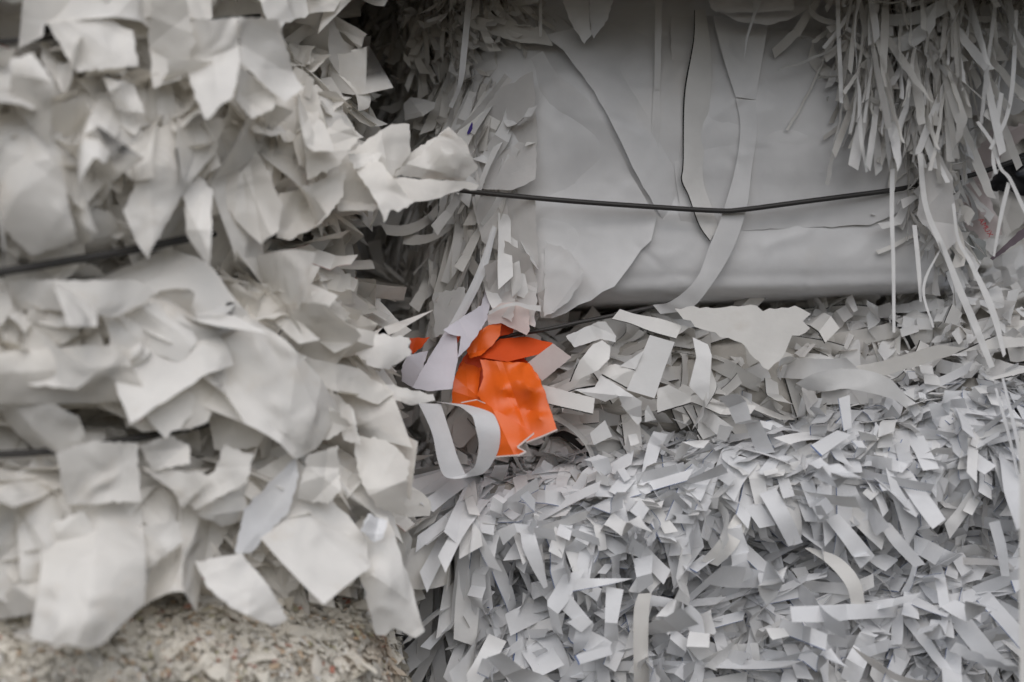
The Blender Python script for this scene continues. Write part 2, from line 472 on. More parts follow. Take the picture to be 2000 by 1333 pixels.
HSEED = [100]
def sheet(name, outline, mat, parent, depth=None, inner=(), crease=0.12, folds=4, torn=1.5, step=None, lines=(), sharp=16, edge_of=None, dz=0, wave=0.0, **kw):
    """A sheet of paper: outline of (right, down[, depth]); lines = explicit creases (x0,y0,x1,y1,amp)."""
    HSEED[0] += 1; r = np.random.default_rng(HSEED[0])
    o3 = [(q[0], q[1], (q[2] if len(q) > 2 else depth) + dz) for q in outline]
    i3 = [(q[0], q[1], q[2] + dz) for q in inner]
    o = np.array([(a, b) for a, b, _ in o3])
    size = np.ptp(o, axis=0).max()
    step = step or max(5.0, size / 20)
    out = []
    for i in range(len(o)):
        a, b = o[i], o[(i + 1) % len(o)]; L = np.linalg.norm(b - a); m = max(1, int(L / step))
        nn = np.array((b[1] - a[1], a[0] - b[0])) / max(L, 1e-6)
        for k in range(m):
            out.append(a + (b - a) * k / m + (nn * r.normal(0, torn) if k else 0))
    lo, hi = o.min(0), o.max(0)
    g = np.array([(x, y) for x in np.arange(lo[0], hi[0], step) for y in np.arange(lo[1], hi[1], step)])
    g = g + r.uniform(-.25, .25, g.shape) * step
    oa = np.array(out)
    g = g[in_poly(g, out)]
    if len(g):
        dmin = np.min(np.linalg.norm(g[:, None] - oa[None], axis=-1), axis=1); g = g[dmin > step * .45]
    cre = []; chains = []
    for k in range(folds):
        a = r.uniform(0, math.pi); nrm = np.array((math.cos(a), math.sin(a))); c = lo + (hi - lo) * r.uniform(.15, .85, 2)
        cre.append((nrm, c, r.uniform(-crease, crease))); chains += crease_chains(c, np.array((-nrm[1], nrm[0])), out, step)
    for (x0, y0, x1, y1, am) in lines:
        e = np.array((x1 - x0, y1 - y0), float); e /= np.linalg.norm(e); chains += crease_chains(np.array((x0, y0), float), e, out, step, 120)
    v, f = inside_tris(out, g, chains)
    ctrl = [(a, b) for a, b, _ in o3] + [(a, b) for a, b, _ in i3]
    val = [c for _, _, c in o3] + [c for _, _, c in i3]
    d = rbf(ctrl, np.array(val, float), v)
    for nrm, c, am in cre:
        q = np.abs((v - c) @ nrm); d += am * (q - q.mean())
    if wave:
        for k in range(4):
            a = r.uniform(0, 6.28); d += wave * size * .5 * np.sin((v @ np.array((math.cos(a), math.sin(a)))) / size * r.uniform(4, 9) + r.uniform(0, 6.28))
    for (x0, y0, x1, y1, am) in lines:
        e = np.array((x1 - x0, y1 - y0), float); e /= np.linalg.norm(e); s = np.abs((v - (x0, y0)) @ np.array((-e[1], e[0]))); d += am * np.minimum(s, 60)
    V = to_m(PA(np.column_stack((v, d))))
    # material edge line: v coordinate = distance from the last outline edge (or the given one)
    k = edge_of if edge_of is not None else len(o) - 1
    a, b = o[k], o[(k + 1) % len(o)]; e = (b - a) / np.linalg.norm(b - a)
    uvv = np.abs((v - a) @ np.array((-e[1], e[0]))) / 40
    uv = np.column_stack(((v[:, 0] - lo[0]) / 100, uvv))
    me = mesh_from(name, V, f, [mat], uv=uv, sharp=sharp)
    occ(V, f)
    return put(name, me, parent, **kw)

def ribbon(name, pairs, mat, parent, depth=None, m=None, smooth=True, cup=0.0, sharp=40, dz=0, **kw):
    """A strip given as pairs of edge points down its length, each (right, down[, depth])."""
    g = [[(q[0], q[1], (q[2] if len(q) > 2 else depth) + dz) for q in pr] for pr in pairs]
    g = np.array(g, float)
    n = len(g); m = m or max(6, (n - 1) * 7)
    g = cr_resample(g, m, 0) if (smooth and n > 2) else np.concatenate([[g[i] + (g[i+1] - g[i]) * t for t in np.linspace(0, 1, 5)[(1 if i else 0):]] for i in range(n - 1)])
    m = len(g)
    W = PA(g)
    cols = 4
    rows = np.stack([W[:, 0] * (1 - t) + W[:, 1] * t for t in np.linspace(0, 1, cols)], 1)
    if cup:
        bulge = np.array([math.sin(math.pi * t) for t in np.linspace(0, 1, cols)]) * cup
        rows[..., 1] -= bulge
    V = to_m(rows.reshape(-1, 3)); idx = np.arange(m * cols).reshape(m, cols)
    q = np.stack((idx[:-1, :-1], idx[:-1, 1:], idx[1:, 1:], idx[1:, :-1]), -1).reshape(-1, 4)
    t = np.concatenate((q[:, [0, 1, 2]], q[:, [0, 2, 3]]))
    uv = np.stack(np.meshgrid(np.linspace(0, 1, cols), np.linspace(0, 1, m)), -1).reshape(-1, 2)[:, ::-1]
    me = mesh_from(name, V, t, [mat], uv=uv, sharp=sharp)
    occ(V, t)
    return put(name, me, parent, **kw)

def tube(name, path, rad, mat, parent, sides=8, m=60, **kw):
    W = PA(cr_resample(np.array(path, float), m, 0))
    T = np.gradient(W, axis=0); T /= np.linalg.norm(T, axis=1, keepdims=True)
    up = np.array((0, 0, 1.0)); B = np.cross(T, up); B /= np.linalg.norm(B, axis=1, keepdims=True); N = np.cross(B, T)
    a = np.linspace(0, 2 * math.pi, sides, endpoint=False)
    V = W[:, None] + rad * (np.cos(a)[None, :, None] * B[:, None] + np.sin(a)[None, :, None] * N[:, None])
    V = to_m(V.reshape(-1, 3)); idx = np.arange(m * sides).reshape(m, sides); nx = np.roll(idx, -1, 1)
    q = np.stack((idx[:-1], nx[:-1], nx[1:], idx[1:]), -1).reshape(-1, 4)
    t = np.concatenate((q[:, [0, 1, 2]], q[:, [0, 2, 3]]))
    caps = [(idx[0, 0], idx[0, k], idx[0, k+1]) for k in range(1, sides-1)] + [(idx[-1, 0], idx[-1, k+1], idx[-1, k]) for k in range(1, sides-1)]
    t = np.concatenate((t, np.array(caps)))
    me = mesh_from(name, V, t, [mat]); occ(V, t)
    return put(name, me, parent, **kw)

def crop(x0, y0, s):
    return lambda *pts: [(x0 + p[0] * s, y0 + p[1] * s) + tuple(p[2:]) for p in pts]
c1 = crop(0, 0, .3526); c2 = crop(0, 430, .3526); c3 = crop(0, 863, .3526); c4 = crop(600, 0, .3526)
c5 = crop(600, 450, .3526); c6 = crop(600, 863, .3526); r1 = crop(1300, 0, .3526); r2 = crop(1300, 430, .3526); r3 = crop(1300, 863, .3526)
co = crop(780, 560, .285); ct = crop(1000, 0, .25); cd = crop(1000, 600, .2025); cl = crop(1000, 1080, .2); cp = crop(1850, 200, .27)
cs = crop(660, 100, .1725); cb = crop(660, 400, .18)

def jit(base, sd): return lambda x, y: base + rng.normal(0, sd)

#@@BODY
# ================================================================== BALE A: crumpled cream paper, near, out of focus
GROUP = "stacked bales of waste paper"
bale_a = thing("paper_bale", "bale of crumpled cream-white torn sheets tied with black wire, bulging out of focus", "paper bale", (200, 1190, 0), GROUP)
rowsA = [(-420, 620, -30), (-250, 650, -40), (-110, 655, -30), (30, 590, 90), (130, 635, -10), (260, 675, -50), (390, 655, -10), (480, 625, 80),
         (560, 655, -5), (650, 680, -40), (740, 690, -10), (820, 680, 80), (900, 735, 0), (1000, 748, -30), (1090, 742, 0), (1190, 710, 120)]
gridA = []
for y, e, b in rowsA:
    gridA.append([(-420, y + 30, -560 + b), (-150, y + 22, -520 + b), (120, y + 12, -440 + b), (340, y + 4, -350 + b), (e - 170, y, -250 + b), (e - 50, y, -150 + b), (e, y, 20 + b * .5), (e - 10, y, 220), (e - 60, y, 520)])
SA = Surf(gridA, 120, 90, rough=14, rscale=150, seed=3)
SA.core(bale_a, thick=560)

def clear_of_wire(w):
    x, y = back(w)
    yw = np.interp(x, [0, 90, 250, 370, 440], [532, 517, 490, 466, 455]); dw = np.interp(x, [0, 90, 250, 370, 440], [-545, -510, -440, -365, -300])
    return not np.any((x < 430) & (np.abs(y - yw) < 16) & (w[:, 1] < dw + 12)) and not (np.any((x < 430) & (y < yw) & (w[:, 1] < dw)) and np.any((x < 430) & (y > yw) & (w[:, 1] < dw)))
KEEP[bale_a.name] = clear_of_wire
def angA(x, y):
    pin = min(abs(y - (q - 60)) for q in (60, 490, 850))      # just above a wire: sheets lie along it
    if pin < 60 and x < 520 and rng.random() < .75: return rng.normal(-8, 22)
    if x > 580: return rng.normal(55, 38)
    if y < 480: return rng.normal(92, 26)
    if y < 840: return rng.normal(48, 30)
    return rng.normal(75, 45)
cream = [("cream_paper", 8), ("cream_paper_red_edge", 1)]
plain = [("cream_paper", 1)]
scatter(bale_a, SA, 1500, "paper_scrap", ['crush', 'scrap'], (50, 120), (35, 90), angA, (7, 9), 22, (-34, -10), plain)
scatter(bale_a, SA, 130, "paper_scrap", ['bigscrap'], (140, 280), (90, 180), angA, (3, 6), 10, (-22, -4), plain, region=lambda x, y: (x < 560) * 1.0)
scatter(bale_a, SA, 330, "draped_strip", ['drape'], (130, 270), (40, 90), angA, (5, 7), 18, (-18, 2), [("cream_paper", 14), ("cream_paper_red_edge", 1)])
scatter(bale_a, SA, 360, "paper_scrap", ['bigscrap', 'scrap'], (80, 180), (40, 90), angA, (8, 9), 18, (-20, 0), plain)
scatter(bale_a, SA, 420, "paper_scrap", ['scrap', 'crush'], (45, 110), (26, 66), lambda x, y: rng.normal(58, 26), (11, 9), 30, (-14, 2), plain, region=lambda x, y: (x > 530) * 1.0)
# folded pages bundled at the bale's rounded end
scatter(bale_a, SA, 420, "folded_page", ['kink', 'flat', 'curl'], (90, 190), (22, 60), lambda x, y: rng.normal(60, 14), (6, 8), 45, (0, 14), cream, region=lambda x, y: ((x > 430) & (y > 470) & (y < 720)) * 1.0)
scatter(bale_a, SA, 160, "folded_page", ['kink', 'flat'], (70, 150), (22, 50), lambda x, y: rng.normal(95, 16), (8, 8), 45, (0, 10), cream, region=lambda x, y: ((x > 560) & (y > 100) & (y < 420)) * 1.0)
scatter(bale_a, SA, 260, "folded_page", ['kink', 'flat'], (70, 170), (22, 60), lambda x, y: rng.normal(80, 22), (10, 8), 45, (0, 12), cream, region=lambda x, y: ((x > 600) & (y > 850) & (y < 1180)) * 1.0)

# wires
tube("baling_wire", [(-300, 560, -590), (-60, 545, -560), (0, 532, -545), (90, 517, -510), (250, 490, -440), (370, 466, -365), (440, 455, -270), (560, 462, -190), (640, 470, -60)], 7, "baling_wire_steel", bale_a)
tube("baling_wire", [(-300, 105, -560), (0, 82, -500), (120, 72, -465), (290, 55, -390), (420, 40, -280), (560, 28, -160)], 5, "baling_wire_steel", bale_a)
tube("baling_wire", [(-300, 900, -560), (100, 882, -470), (230, 862, -430), (290, 852, -415), (390, 832, -370), (480, 805, -290), (640, 780, -150), (720, 775, 0)], 6, "baling_wire_steel", bale_a)

A_ = lambda o, d, **k: sheet("paper_sheet", o, k.pop("mat", "cream_paper"), bale_a, depth=d, dz=-30, wave=k.pop("wave", .035), folds=k.pop("folds", 7), torn=k.pop("torn", 1.3), **k)
A_(c1((850, -30), (1020, -30), (1085, 235), (1000, 440), (850, 490), (820, 220)), -450, crease=.2)
A_([(375, 40, -440), (465, 35, -430), (468, 125, -440), (455, 190, -470), (425, 212, -470), (402, 235, -480), (380, 190, -470), (365, 120, -450)], -440, crease=.25)
A_([(465, 33, -420), (545, 38, -370), (572, 140, -360), (592, 172, -370), (555, 200, -380), (470, 122, -430)], -400, crease=.25)
A_([(460, 195, -420), (470, 130, -420), (540, 192, -360), (532, 215, -380), (490, 232, -410)], -400, crease=.4)
A_([(300, 250, -420), (440, 232, -360), (420, 300, -380), (370, 360, -420), (330, 430, -440), (300, 480, -450), (290, 507, -450), (265, 470, -450), (240, 412, -450), (262, 370, -450), (272, 300, -440)], -420, inner=[(330, 330, -445)], crease=.15)
A_([(358, 365, -420), (385, 340, -400), (415, 370, -420), (412, 500, -440), (408, 522, -440), (385, 490, -430), (365, 460, -420)], -420, crease=.35)
A_([(20, 115), (65, 105), (105, 160), (97, 285), (25, 210)], -540, crease=.3)
A_([(145, 215, -490), (200, 232, -450), (225, 340, -460), (160, 410, -480), (105, 350, -500), (135, 280, -500)], -480, crease=.35)
A_([(40, 250), (120, 330), (150, 470), (60, 500), (-20, 420), (-30, 300)], -525, crease=.25)
A_([(200, 150), (260, 165), (285, 220), (230, 215)], -460, crease=.3)
A_([(545, 378, -280), (580, 372, -270), (640, 345, -240), (676, 333, -230), (670, 385, -250), (625, 438, -285), (565, 470, -300), (540, 465, -290)], -260, inner=[(605, 400, -215)], crease=.15)
A_([(430, 255), (470, 240), (520, 330), (552, 400), (545, 450), (510, 478), (470, 440), (425, 380)], -330, crease=.35)
A_([(595, 290, -270), (665, 230, -270), (702, 268, -260), (660, 325, -270), (600, 352, -270)], -265, crease=.25)
A_([(90, 45), (190, 30), (260, 60), (270, 130), (150, 140)], -470, crease=.25)
A_([(-30, 690, -540), (150, 676, -490), (225, 672, -470), (250, 700, -450), (282, 760, -440), (225, 786, -450), (80, 790, -500), (-30, 789, -540)], -500, crease=.16)
A_([(388, 660, -390), (470, 698, -350), (478, 768, -340), (455, 776, -350), (416, 803, -380), (405, 825, -390), (370, 838, -400), (278, 844, -430), (245, 826, -440), (278, 818, -430), (356, 722, -410)], -400, mat="cream_paper_red_edge", edge_of=9, crease=.1)
A_([(-20, 548), (265, 548), (312, 572), (225, 620), (130, 607), (-20, 602)], -470, crease=.15)
A_([(225, 622, -440), (305, 585, -420), (365, 620, -400), (385, 662, -400), (358, 712, -420), (270, 680, -440)], -420, crease=.2)
A_([(607, 568, -250), (642, 575, -240), (684, 612, -220), (662, 652, -230), (625, 642, -250), (608, 610, -255)], -240, crease=.3)
A_([(640, 640, -220), (715, 650, -200), (798, 660, -190), (802, 695, -190), (760, 722, -200), (725, 716, -205), (700, 695, -210), (660, 690, -220)], -200, crease=.15, torn=2.5)
A_([(675, 746, -190), (760, 752, -190), (846, 770, -170), (850, 783, -170), (800, 792, -185), (735, 772, -195)], -180, crease=.15)
A_([(560, 690, -280), (700, 720, -240), (770, 770, -230), (740, 790, -230), (640, 760, -260), (575, 730, -280)], -250, crease=.3)
A_([(110, 885, -500), (180, 862, -480), (268, 866, -440), (274, 980, -450), (130, 986, -500), (118, 930, -505)], -480, crease=.1)
A_([(578, 893, -330), (584, 930, -330), (564, 1000, -340), (490, 1080, -360), (458, 1080, -370), (476, 994, -370)], -350, mat="cool_white_paper", crease=.1)
A_([(381, 1096, -420), (472, 1080, -390), (525, 1145, -390), (562, 1208, -400), (538, 1228, -410), (455, 1189, -430), (405, 1148, -430)], -410, crease=.15)
A_([(683, 1032, -260), (716, 1005, -250), (758, 1010, -240), (808, 1155, -270), (830, 1233, -290), (812, 1247, -295), (770, 1227, -285), (752, 1242, -290), (734, 1240, -290), (699, 1110, -275)], -270, inner=[(730, 1120, -300)], crease=.18)
A_([(703, 1035, -300), (718, 1004, -295), (757, 1016, -285), (750, 1050, -295), (732, 1060, -300)], -295, mat="cool_white_paper", crease=.35)
A_([(145, 1090), (215, 1068), (240, 1105), (232, 1172), (138, 1165)], -480, crease=.15)
A_([(-30, 1195), (20, 1150), (85, 1120), (100, 1190), (60, 1200), (-30, 1215)], -520, crease=.15)
A_([(226, 1032), (350, 1018), (357, 1060), (290, 1112), (226, 1072)], -450, crease=.15)
A_([(275, 912), (420, 928), (356, 992), (338, 960)], -430, crease=.15)
A_([(420, 920), (437, 868), (496, 890), (483, 942), (381, 997), (356, 970)], -410, crease=.2)
A_([(80, 1030), (160, 1000), (200, 1050), (170, 1090), (85, 1088)], -490, crease=.15)
A_([(600, 890), (660, 870), (665, 960), (640, 985), (580, 975)], -320, crease=.3)
A_([(690, 850), (755, 860), (800, 900), (790, 1010), (735, 990), (700, 930)], -260, crease=.35)
A_([(645, 760), (690, 800), (705, 870), (672, 860), (655, 800)], -270, crease=.25)
A_([(560, 800), (640, 790), (690, 830), (640, 860), (560, 850)], -290, crease=.3)
A_([(270, 870), (330, 850), (370, 870), (372, 905), (300, 920)], -430, crease=.2)
# sheets that reach out over the gap
A_([(640, 330, -230), (700, 285, -190), (765, 243, -160), (800, 243, -150), (802, 300, -150), (770, 340, -170), (752, 400, -190), (690, 404, -210), (640, 392, -230)], -180, crease=.3, folds=5)
A_([(766, 342, -190), (800, 316, -172), (832, 292, -160), (876, 247, -130), (906, 275, -150), (918, 300, -170), (934, 328, -150), (908, 354, -140), (850, 352, -150)], -160, inner=[(862, 290, -196), (884, 300, -200), (840, 320, -160), (890, 330, -182), (905, 330, -150)], crease=.35, folds=6, step=6)
A_([(745, 345, -150), (800, 300, -140), (876, 250, -110), (880, 270, -112), (820, 320, -140), (770, 350, -150)], -140, crease=.2)
A_([(730, 352, -185), (766, 346, -186), (850, 352, -168), (908, 354, -150), (936, 362, -140), (930, 372, -142), (907, 368, -146), (860, 387, -166), (800, 397, -196), (740, 400, -210)], -170, crease=.12)
A_([(655, 390, -215), (700, 396, -205), (760, 400, -195), (740, 410, -200), (660, 412, -215)], -200, crease=.12)
A_([(681, 318, -230), (742, 316, -225), (769, 350, -235), (807, 397, -230), (777, 415, -235), (765, 409, -235), (750, 436, -245), (734, 392, -240), (709, 353, -240)], -230, crease=.12)
A_([(680, 300, -225), (748, 298, -215), (735, 320, -222), (690, 330, -230)], -225, crease=.3)
A_([(645, 25, -120), (668, 75, -80), (718, 112, -40), (714, 132, -40), (690, 160, -60), (672, 165, -70), (640, 110, -110)], -80, crease=.25, mat="grey_white_paper")
ribbon("paper_sliver", [[(650, 415, -150), (652, 421, -150)], [(680, 432, -150), (677, 440, -150)], [(710, 458, -140), (709, 460, -140)]], "cream_paper", bale_a)

# ================================================================== BALE B: fine shreds with brown flecks
bale_b = thing("paper_bale", "bale of fine pulpy shreds flecked with brown, beneath the crumpled cream bale", "paper bale", (300, 1600, 0), GROUP)
gridB = []
for y, e, b in [(1150, 740, 60), (1190, 755, -60), (1260, 775, -120), (1340, 790, -140), (1450, 800, -120), (1600, 780, -60)]:
    gridB.append([(-420, y + 40, -520 + b), (-150, y + 34, -480 + b), (120, y + 24, -410 + b), (340, y + 10, -330 + b), (e - 170, y, -230 + b), (e - 40, y, -130 + b), (e, y, 0), (e - 10, y, 220), (e - 60, y, 520)])
SB = Surf(gridB, 50, 80, rough=8, rscale=60, seed=8)
SB.core(bale_b, mat="brown_flecked_paper", thick=560)
fb = [("brown_flecked_paper", 20), ("cream_paper", 1.5), ("brown_fleck", 1.4), ("red_fleck", .4), ("green_fleck", .6)]
scatter(bale_b, SB, 19000, "shred", ['bit', 'flat'], (6, 18), (4, 10), jit(40, 50), (2, 10), 25, (-4, 1), fb)
scatter(bale_b, SB, 900, "shred", ['bit', 'kink'], (22, 50), (10, 24), jit(50, 40), (5, 10), 30, (-3, 2), [("brown_flecked_paper", 3), ("cream_paper", 1)])
sheet("paper_sheet", [(-30, 1240), (40, 1250), (90, 1300), (110, 1345), (-30, 1360)], "cream_paper", bale_b, depth=-520)

# ================================================================== BALE C: big smooth sheets, upper right
bale_c = thing("paper_bale", "bale of broad smooth white sheets with one black wire sagging across its face", "paper bale", (1350, 620, 200), GROUP)
gridC = []
for y, t, dy in [(-64, 20, 0), (-30, 14, 0), (0, 10, 0), (70, 30, 0), (140, 0, 0), (260, -15, 0), (380, 8, 0), (470, 4, 0), (535, 14, 0), (578, 60, 0), (600, 300, 0)]:
    s = 0 if y < 500 else (y - 500) * .45
    gridC.append([(600, y, 1100), (670, y, 820 + t), (760, y, 520 + t), (860, y, 250 + t), (930, y + s * .3, 90 + t), (1010, y + s * .25, 28 + t), (1150, y + s * .2, 5 + t), (1350, y, -5 + t), (1560, y - s * .1, 0 + t), (1760, y - s * .3, 12 + t), (1830, y - s * .4, 60 + t), (1860, y - s * .4, 260 + t), (1870, y - s * .4, 500)])
SC = Surf(gridC, 110, 120, rough=2.5, rscale=330, seed=5)
SC.core(bale_c, mat="smooth_sheet_paper", sink=0, thick=1200, name="wrapping_sheet")

grey = [("grey_white_paper", 5), ("white_paper", 2), ("black_edged_paper", 1.5)]
def angC(x, y):
    if y < 330: return rng.normal(108, 9)
    if y < 520: return rng.normal(78, 9)
    return rng.normal(128, 11)
rC = lambda x, y: ((x > 640) & (x < 915) & (y > 80) & (y < 700)) * 1.0
scatter(bale_c, SC, 2400, "folded_page", ['flat', 'curl'], (100, 210), (8, 22), lambda x, y: angC(x, y), (3, 5), 60, (-8, 14), grey, region=rC)
scatter(bale_c, SC, 200, "folded_page", ['flat', 'curl'], (90, 190), (16, 34), angC, (3, 5), 45, (-4, 10), grey, region=rC)
scatter(bale_c, SC, 45, "paper_scrap", ['scrap', 'crush'], (40, 90), (30, 70), angC, (10, 10), 40, (0, 14), grey, region=rC)
scatter(bale_c, SC, 300, "folded_page", ['flat', 'curl', 'longstrip'], (90, 180), (10, 26), lambda x, y: rng.normal(76, 12), (8, 8), 40, (0, 14), [("white_paper", 3), ("grey_white_paper", 2)], region=lambda x, y: ((x > 860) & (x < 1000) & (y > 400) & (y < 640)) * 1.0)
scatter(bale_c, SC, 130, "folded_page", ['flat', 'longstrip'], (90, 180), (12, 32), lambda x, y: rng.normal(117, 8), (7, 6), 35, (-4, 8), [("white_paper", 3), ("grey_white_paper", 2), ("tracing_paper", 2)], region=lambda x, y: ((x > 880) & (x < 1010) & (y > 130) & (y < 360)) * 1.0)
# sheets lying on the face
C_ = lambda o, d=None, **k: sheet(k.pop("name", "paper_sheet"), o, k.pop("mat", "smooth_sheet_paper"), bale_c, depth=d, **k)
C_([(1012, 128, 50), (1060, 100, 20), (1092, 150, -22), (1122, 172, -24), (1166, 220, -28), (1202, 282, -30), (1250, 370, -26), (1284, 420, -20), (1272, 470, -22), (1200, 560, -14), (1130, 596, 10), (1078, 622, 20), (1056, 621, 40), (1040, 520, 30), (1035, 400, 32), (1035, 250, 26)], crease=.05, folds=3, lines=[(1048, 150, 1058, 620, .12), (1090, 220, 1275, 250, .05), (1050, 370, 1280, 340, -.05)])
tC = lambda y: float(np.interp(y, [0, 70, 140, 260, 380, 470, 540], [10, 30, 0, -15, 8, 5, 40]))
C_([(1056, 70, 6), (1100, 98, -14), (1160, 178, -24), (1200, 252, -34), (1236, 328, -24), (1278, 402, -10), (1300, 440, 10), (1345, 400, 16), (1350, 260, -4), (1345, 140, 10), (1330, 40, 34), (1200, 40, 34)], crease=.03, folds=3, torn=1.0, wave=.008)
C_([(x, y, tC(y) - 5) for x, y in [(1310, 30), (1400, 28), (1500, 60), (1600, 60), (1690, 80), (1770, 120), (1790, 260), (1785, 400), (1700, 440), (1550, 446), (1430, 452), (1330, 440), (1315, 300), (1312, 140)]], inner=[(x, y, tC(y) - 12) for x in (1400, 1500, 1600, 1700) for y in (120, 220, 330, 400)], crease=.012, folds=3, torn=.8, lines=[(1400, 336, 1780, 338, .05), (1400, 360, 1780, 364, -.05), (1470, 100, 1500, 440, .04), (1660, 60, 1560, 440, -.03), (1320, 180, 1780, 240, .03), (1560, 40, 1780, 420, .025)], step=14)
C_([(1064, 470, -10), (1110, 488, -26), (1139, 530, -34), (1136, 548, -34), (1108, 592, -18), (1062, 620, 4)], crease=.1, lines=[(1136, 535, 1075, 615, .3)])
C_([(922, 240, 70), (980, 170, 40), (1040, 140, 4), (1050, 250, -4), (1046, 350, 4), (1000, 372, 12), (930, 372, 50)], mat="tracing_paper", crease=.4, folds=7, dz=-14)
C_([(920, 385, 60), (1046, 385, 2), (1052, 520, 0), (1030, 560, 10), (985, 500, 20), (940, 470, 40)], mat="tracing_paper", crease=.3, folds=6)
C_([(985, 470, 12), (1035, 500, -4), (1050, 560, -8), (1045, 640, 4), (1005, 620, 4), (980, 560, 10)], mat="tracing_paper", crease=.5, folds=7)
C_([(945, 520, 10), (985, 500, 8), (1010, 570, -6), (1000, 630, 0), (960, 600, 4)], mat="tracing_paper", crease=.6, folds=7)
C_([(920, 30, 26), (1060, 55, 0), (1080, 90, -4), (1000, 80, 10), (910, 50, 40)], mat="grey_white_paper", crease=.15)
C_([(1091, -30, -40), (1150, -30, -40), (1152, 57, -50), (1157, 66, -50), (1142, 86, -52), (1136, 80, -50), (1110, 36, -46)], crease=.06, torn=.8)
C_([(1150, -30, -44), (1206, -30, -50), (1186, 40, -60), (1160, 76, -56), (1154, 60, -52)], mat="cool_white_paper", crease=.06, torn=.8)
C_([(1370, -40, -20), (1388, 16, -50), (1440, 42, -70), (1497, 50, -72), (1550, 34, -60), (1602, 2, -40), (1630, -40, -20), (1500, -40, 0)], crease=.08)
C_([(1370, -40, -40), (1390, 18, -80), (1420, 26, -90), (1500, 24, -92), (1548, 22, -88), (1560, -40, -60)], crease=.06)
C_([(1470, -20, -95), (1492, -6, -95), (1478, 24, -95), (1462, 70, -90), (1453, 118, -80), (1456, 78, -88), (1470, 30, -95)], mat="cool_white_paper", crease=.02, torn=.2)
ribbon("paper_strip", [[(1280, -20, -30), (1293, -20, -30)], [(1278, 160, -28), (1290, 160, -28)], [(1276, 178, -26), (1289, 178, -26)], [(1273, 240, -30), (1290, 240, -30)], [(1264, 355, -20), (1280, 358, -20)]], "smooth_sheet_paper", bale_c, dz=8)
ribbon("paper_strip", [[(1356, 20, -18), (1378, 20, -12)], [(1353, 81, -24), (1389, 108, -14)], [(1335, 187, -30), (1387, 190, -22)], [(1333, 317, -28), (1374, 310, -18)], [(1330, 353, -26), (1372, 330, -18)], [(1344, 384, -20), (1376, 365, -16)], [(1364, 440, -20), (1392, 410, -16)], [(1386, 472, -18), (1402, 445, -16)]], "black_edged_paper", bale_c, cup=1, dz=4)
ribbon("paper_strip", [[(1392, 30, -14), (1500, 50, -14)], [(1412, 110, -22), (1488, 120, -20)], [(1437, 190, -30), (1476, 195, -26)]], "smooth_sheet_paper", bale_c, cup=1, dz=6)
ribbon("paper_strip", [[(1437, 192, -32), (1476, 200, -28)], [(1446, 250, -34), (1478, 260, -30)], [(1436, 330, -36), (1468, 330, -32)], [(1410, 420, -36), (1458, 408, -32)], [(1386, 480, -36), (1430, 490, -30)], [(1360, 545, -34), (1386, 562, -28)], [(1312, 588, -20), (1348, 603, -10)], [(1275, 596, 0), (1290, 614, 0)]], "smooth_sheet_paper", bale_c, cup=1, dz=8)
ribbon("paper_strip", [[(912, -20, 0), (924, -20, 0)], [(900, 105, 4), (912, 106, 4)], [(893, 168, 20), (904, 162, 20)], [(876, 208, 50), (884, 212, 50)]], "cool_white_paper", bale_c)
ribbon("paper_strip", [[(1053, -20, -12), (1059, -20, -12)], [(1053, 72, -10), (1058, 72, -10)]], "smooth_sheet_paper", bale_c)
ribbon("paper_strip", [[(962, 440, -10), (970, 446, -10)], [(935, 520, -14), (950, 528, -14)], [(905, 585, -12), (922, 590, -12)], [(870, 648, 0), (886, 655, 0)]], "cool_white_paper", bale_c, cup=3)
C_(cs((740, 600, 150), (830, 520, 140), (1105, 580, 90), (1090, 650, 90), (960, 740, 100), (760, 785, 130)), mat="white_paper", crease=.5, lines=[(790, 225, 840, 215, .5)], torn=.5)
C_([(912, 260, 24), (922, 238, 22), (923, 254, 22), (913, 264, 24)], mat="violet_ink", crease=0, folds=0, torn=.5, name="ink_mark")
C_([(838, 592, 120), (880, 575, 70), (905, 600, 60), (905, 660, 60), (845, 660, 110)], mat="grey_white_paper", crease=.2)
C_([(846, 575, 80), (905, 560, 50), (915, 590, 40), (900, 640, 45), (850, 660, 80)], mat="white_paper", crease=.15)
tube("baling_wire", [(800, 368, 160), (885, 371, 20), (960, 379, -16), (1100, 392, -30), (1250, 403, -36), (1400, 412, -38), (1450, 410, -38), (1550, 397, -34), (1650, 384, -28), (1755, 370, -10), (1850, 352, 40), (1900, 342, 60), (1960, 322, 80), (2080, 280, 120)], 5, "baling_wire_steel", bale_c)

# thin curly shreds above the dark end of this bale
bale_g = thing("paper_bale", "bale of narrow curly shreds above the dark gap, cut off by the top edge", "paper bale", (850, 130, 200), GROUP)
gridG = []
for y, b in [(-64, 10), (-30, 0), (0, 0), (70, 20), (115, 80), (145, 260)]:
    gridG.append([(580, y, 1050), (640, y, 760 + b), (740, y + 8, 400 + b), (850, y + 12, 150 + b), (960, y, 50 + b), (1040, y - 20, 60 + b), (1085, y - 40, 240 + b)])
SG = Surf(gridG, 50, 60, rough=10, rscale=90, seed=6)
SG.core(bale_g, thick=1200)
scatter(bale_g, SG, 2600, "paper_strip", ['curl', 'kink', 'flat'], (50, 120), (7, 15), lambda x, y: rng.normal(60 if x < 860 else 35, 30), (14, 14), 40, (-4, 14), [("grey_white_paper", 4), ("white_paper", 2)])
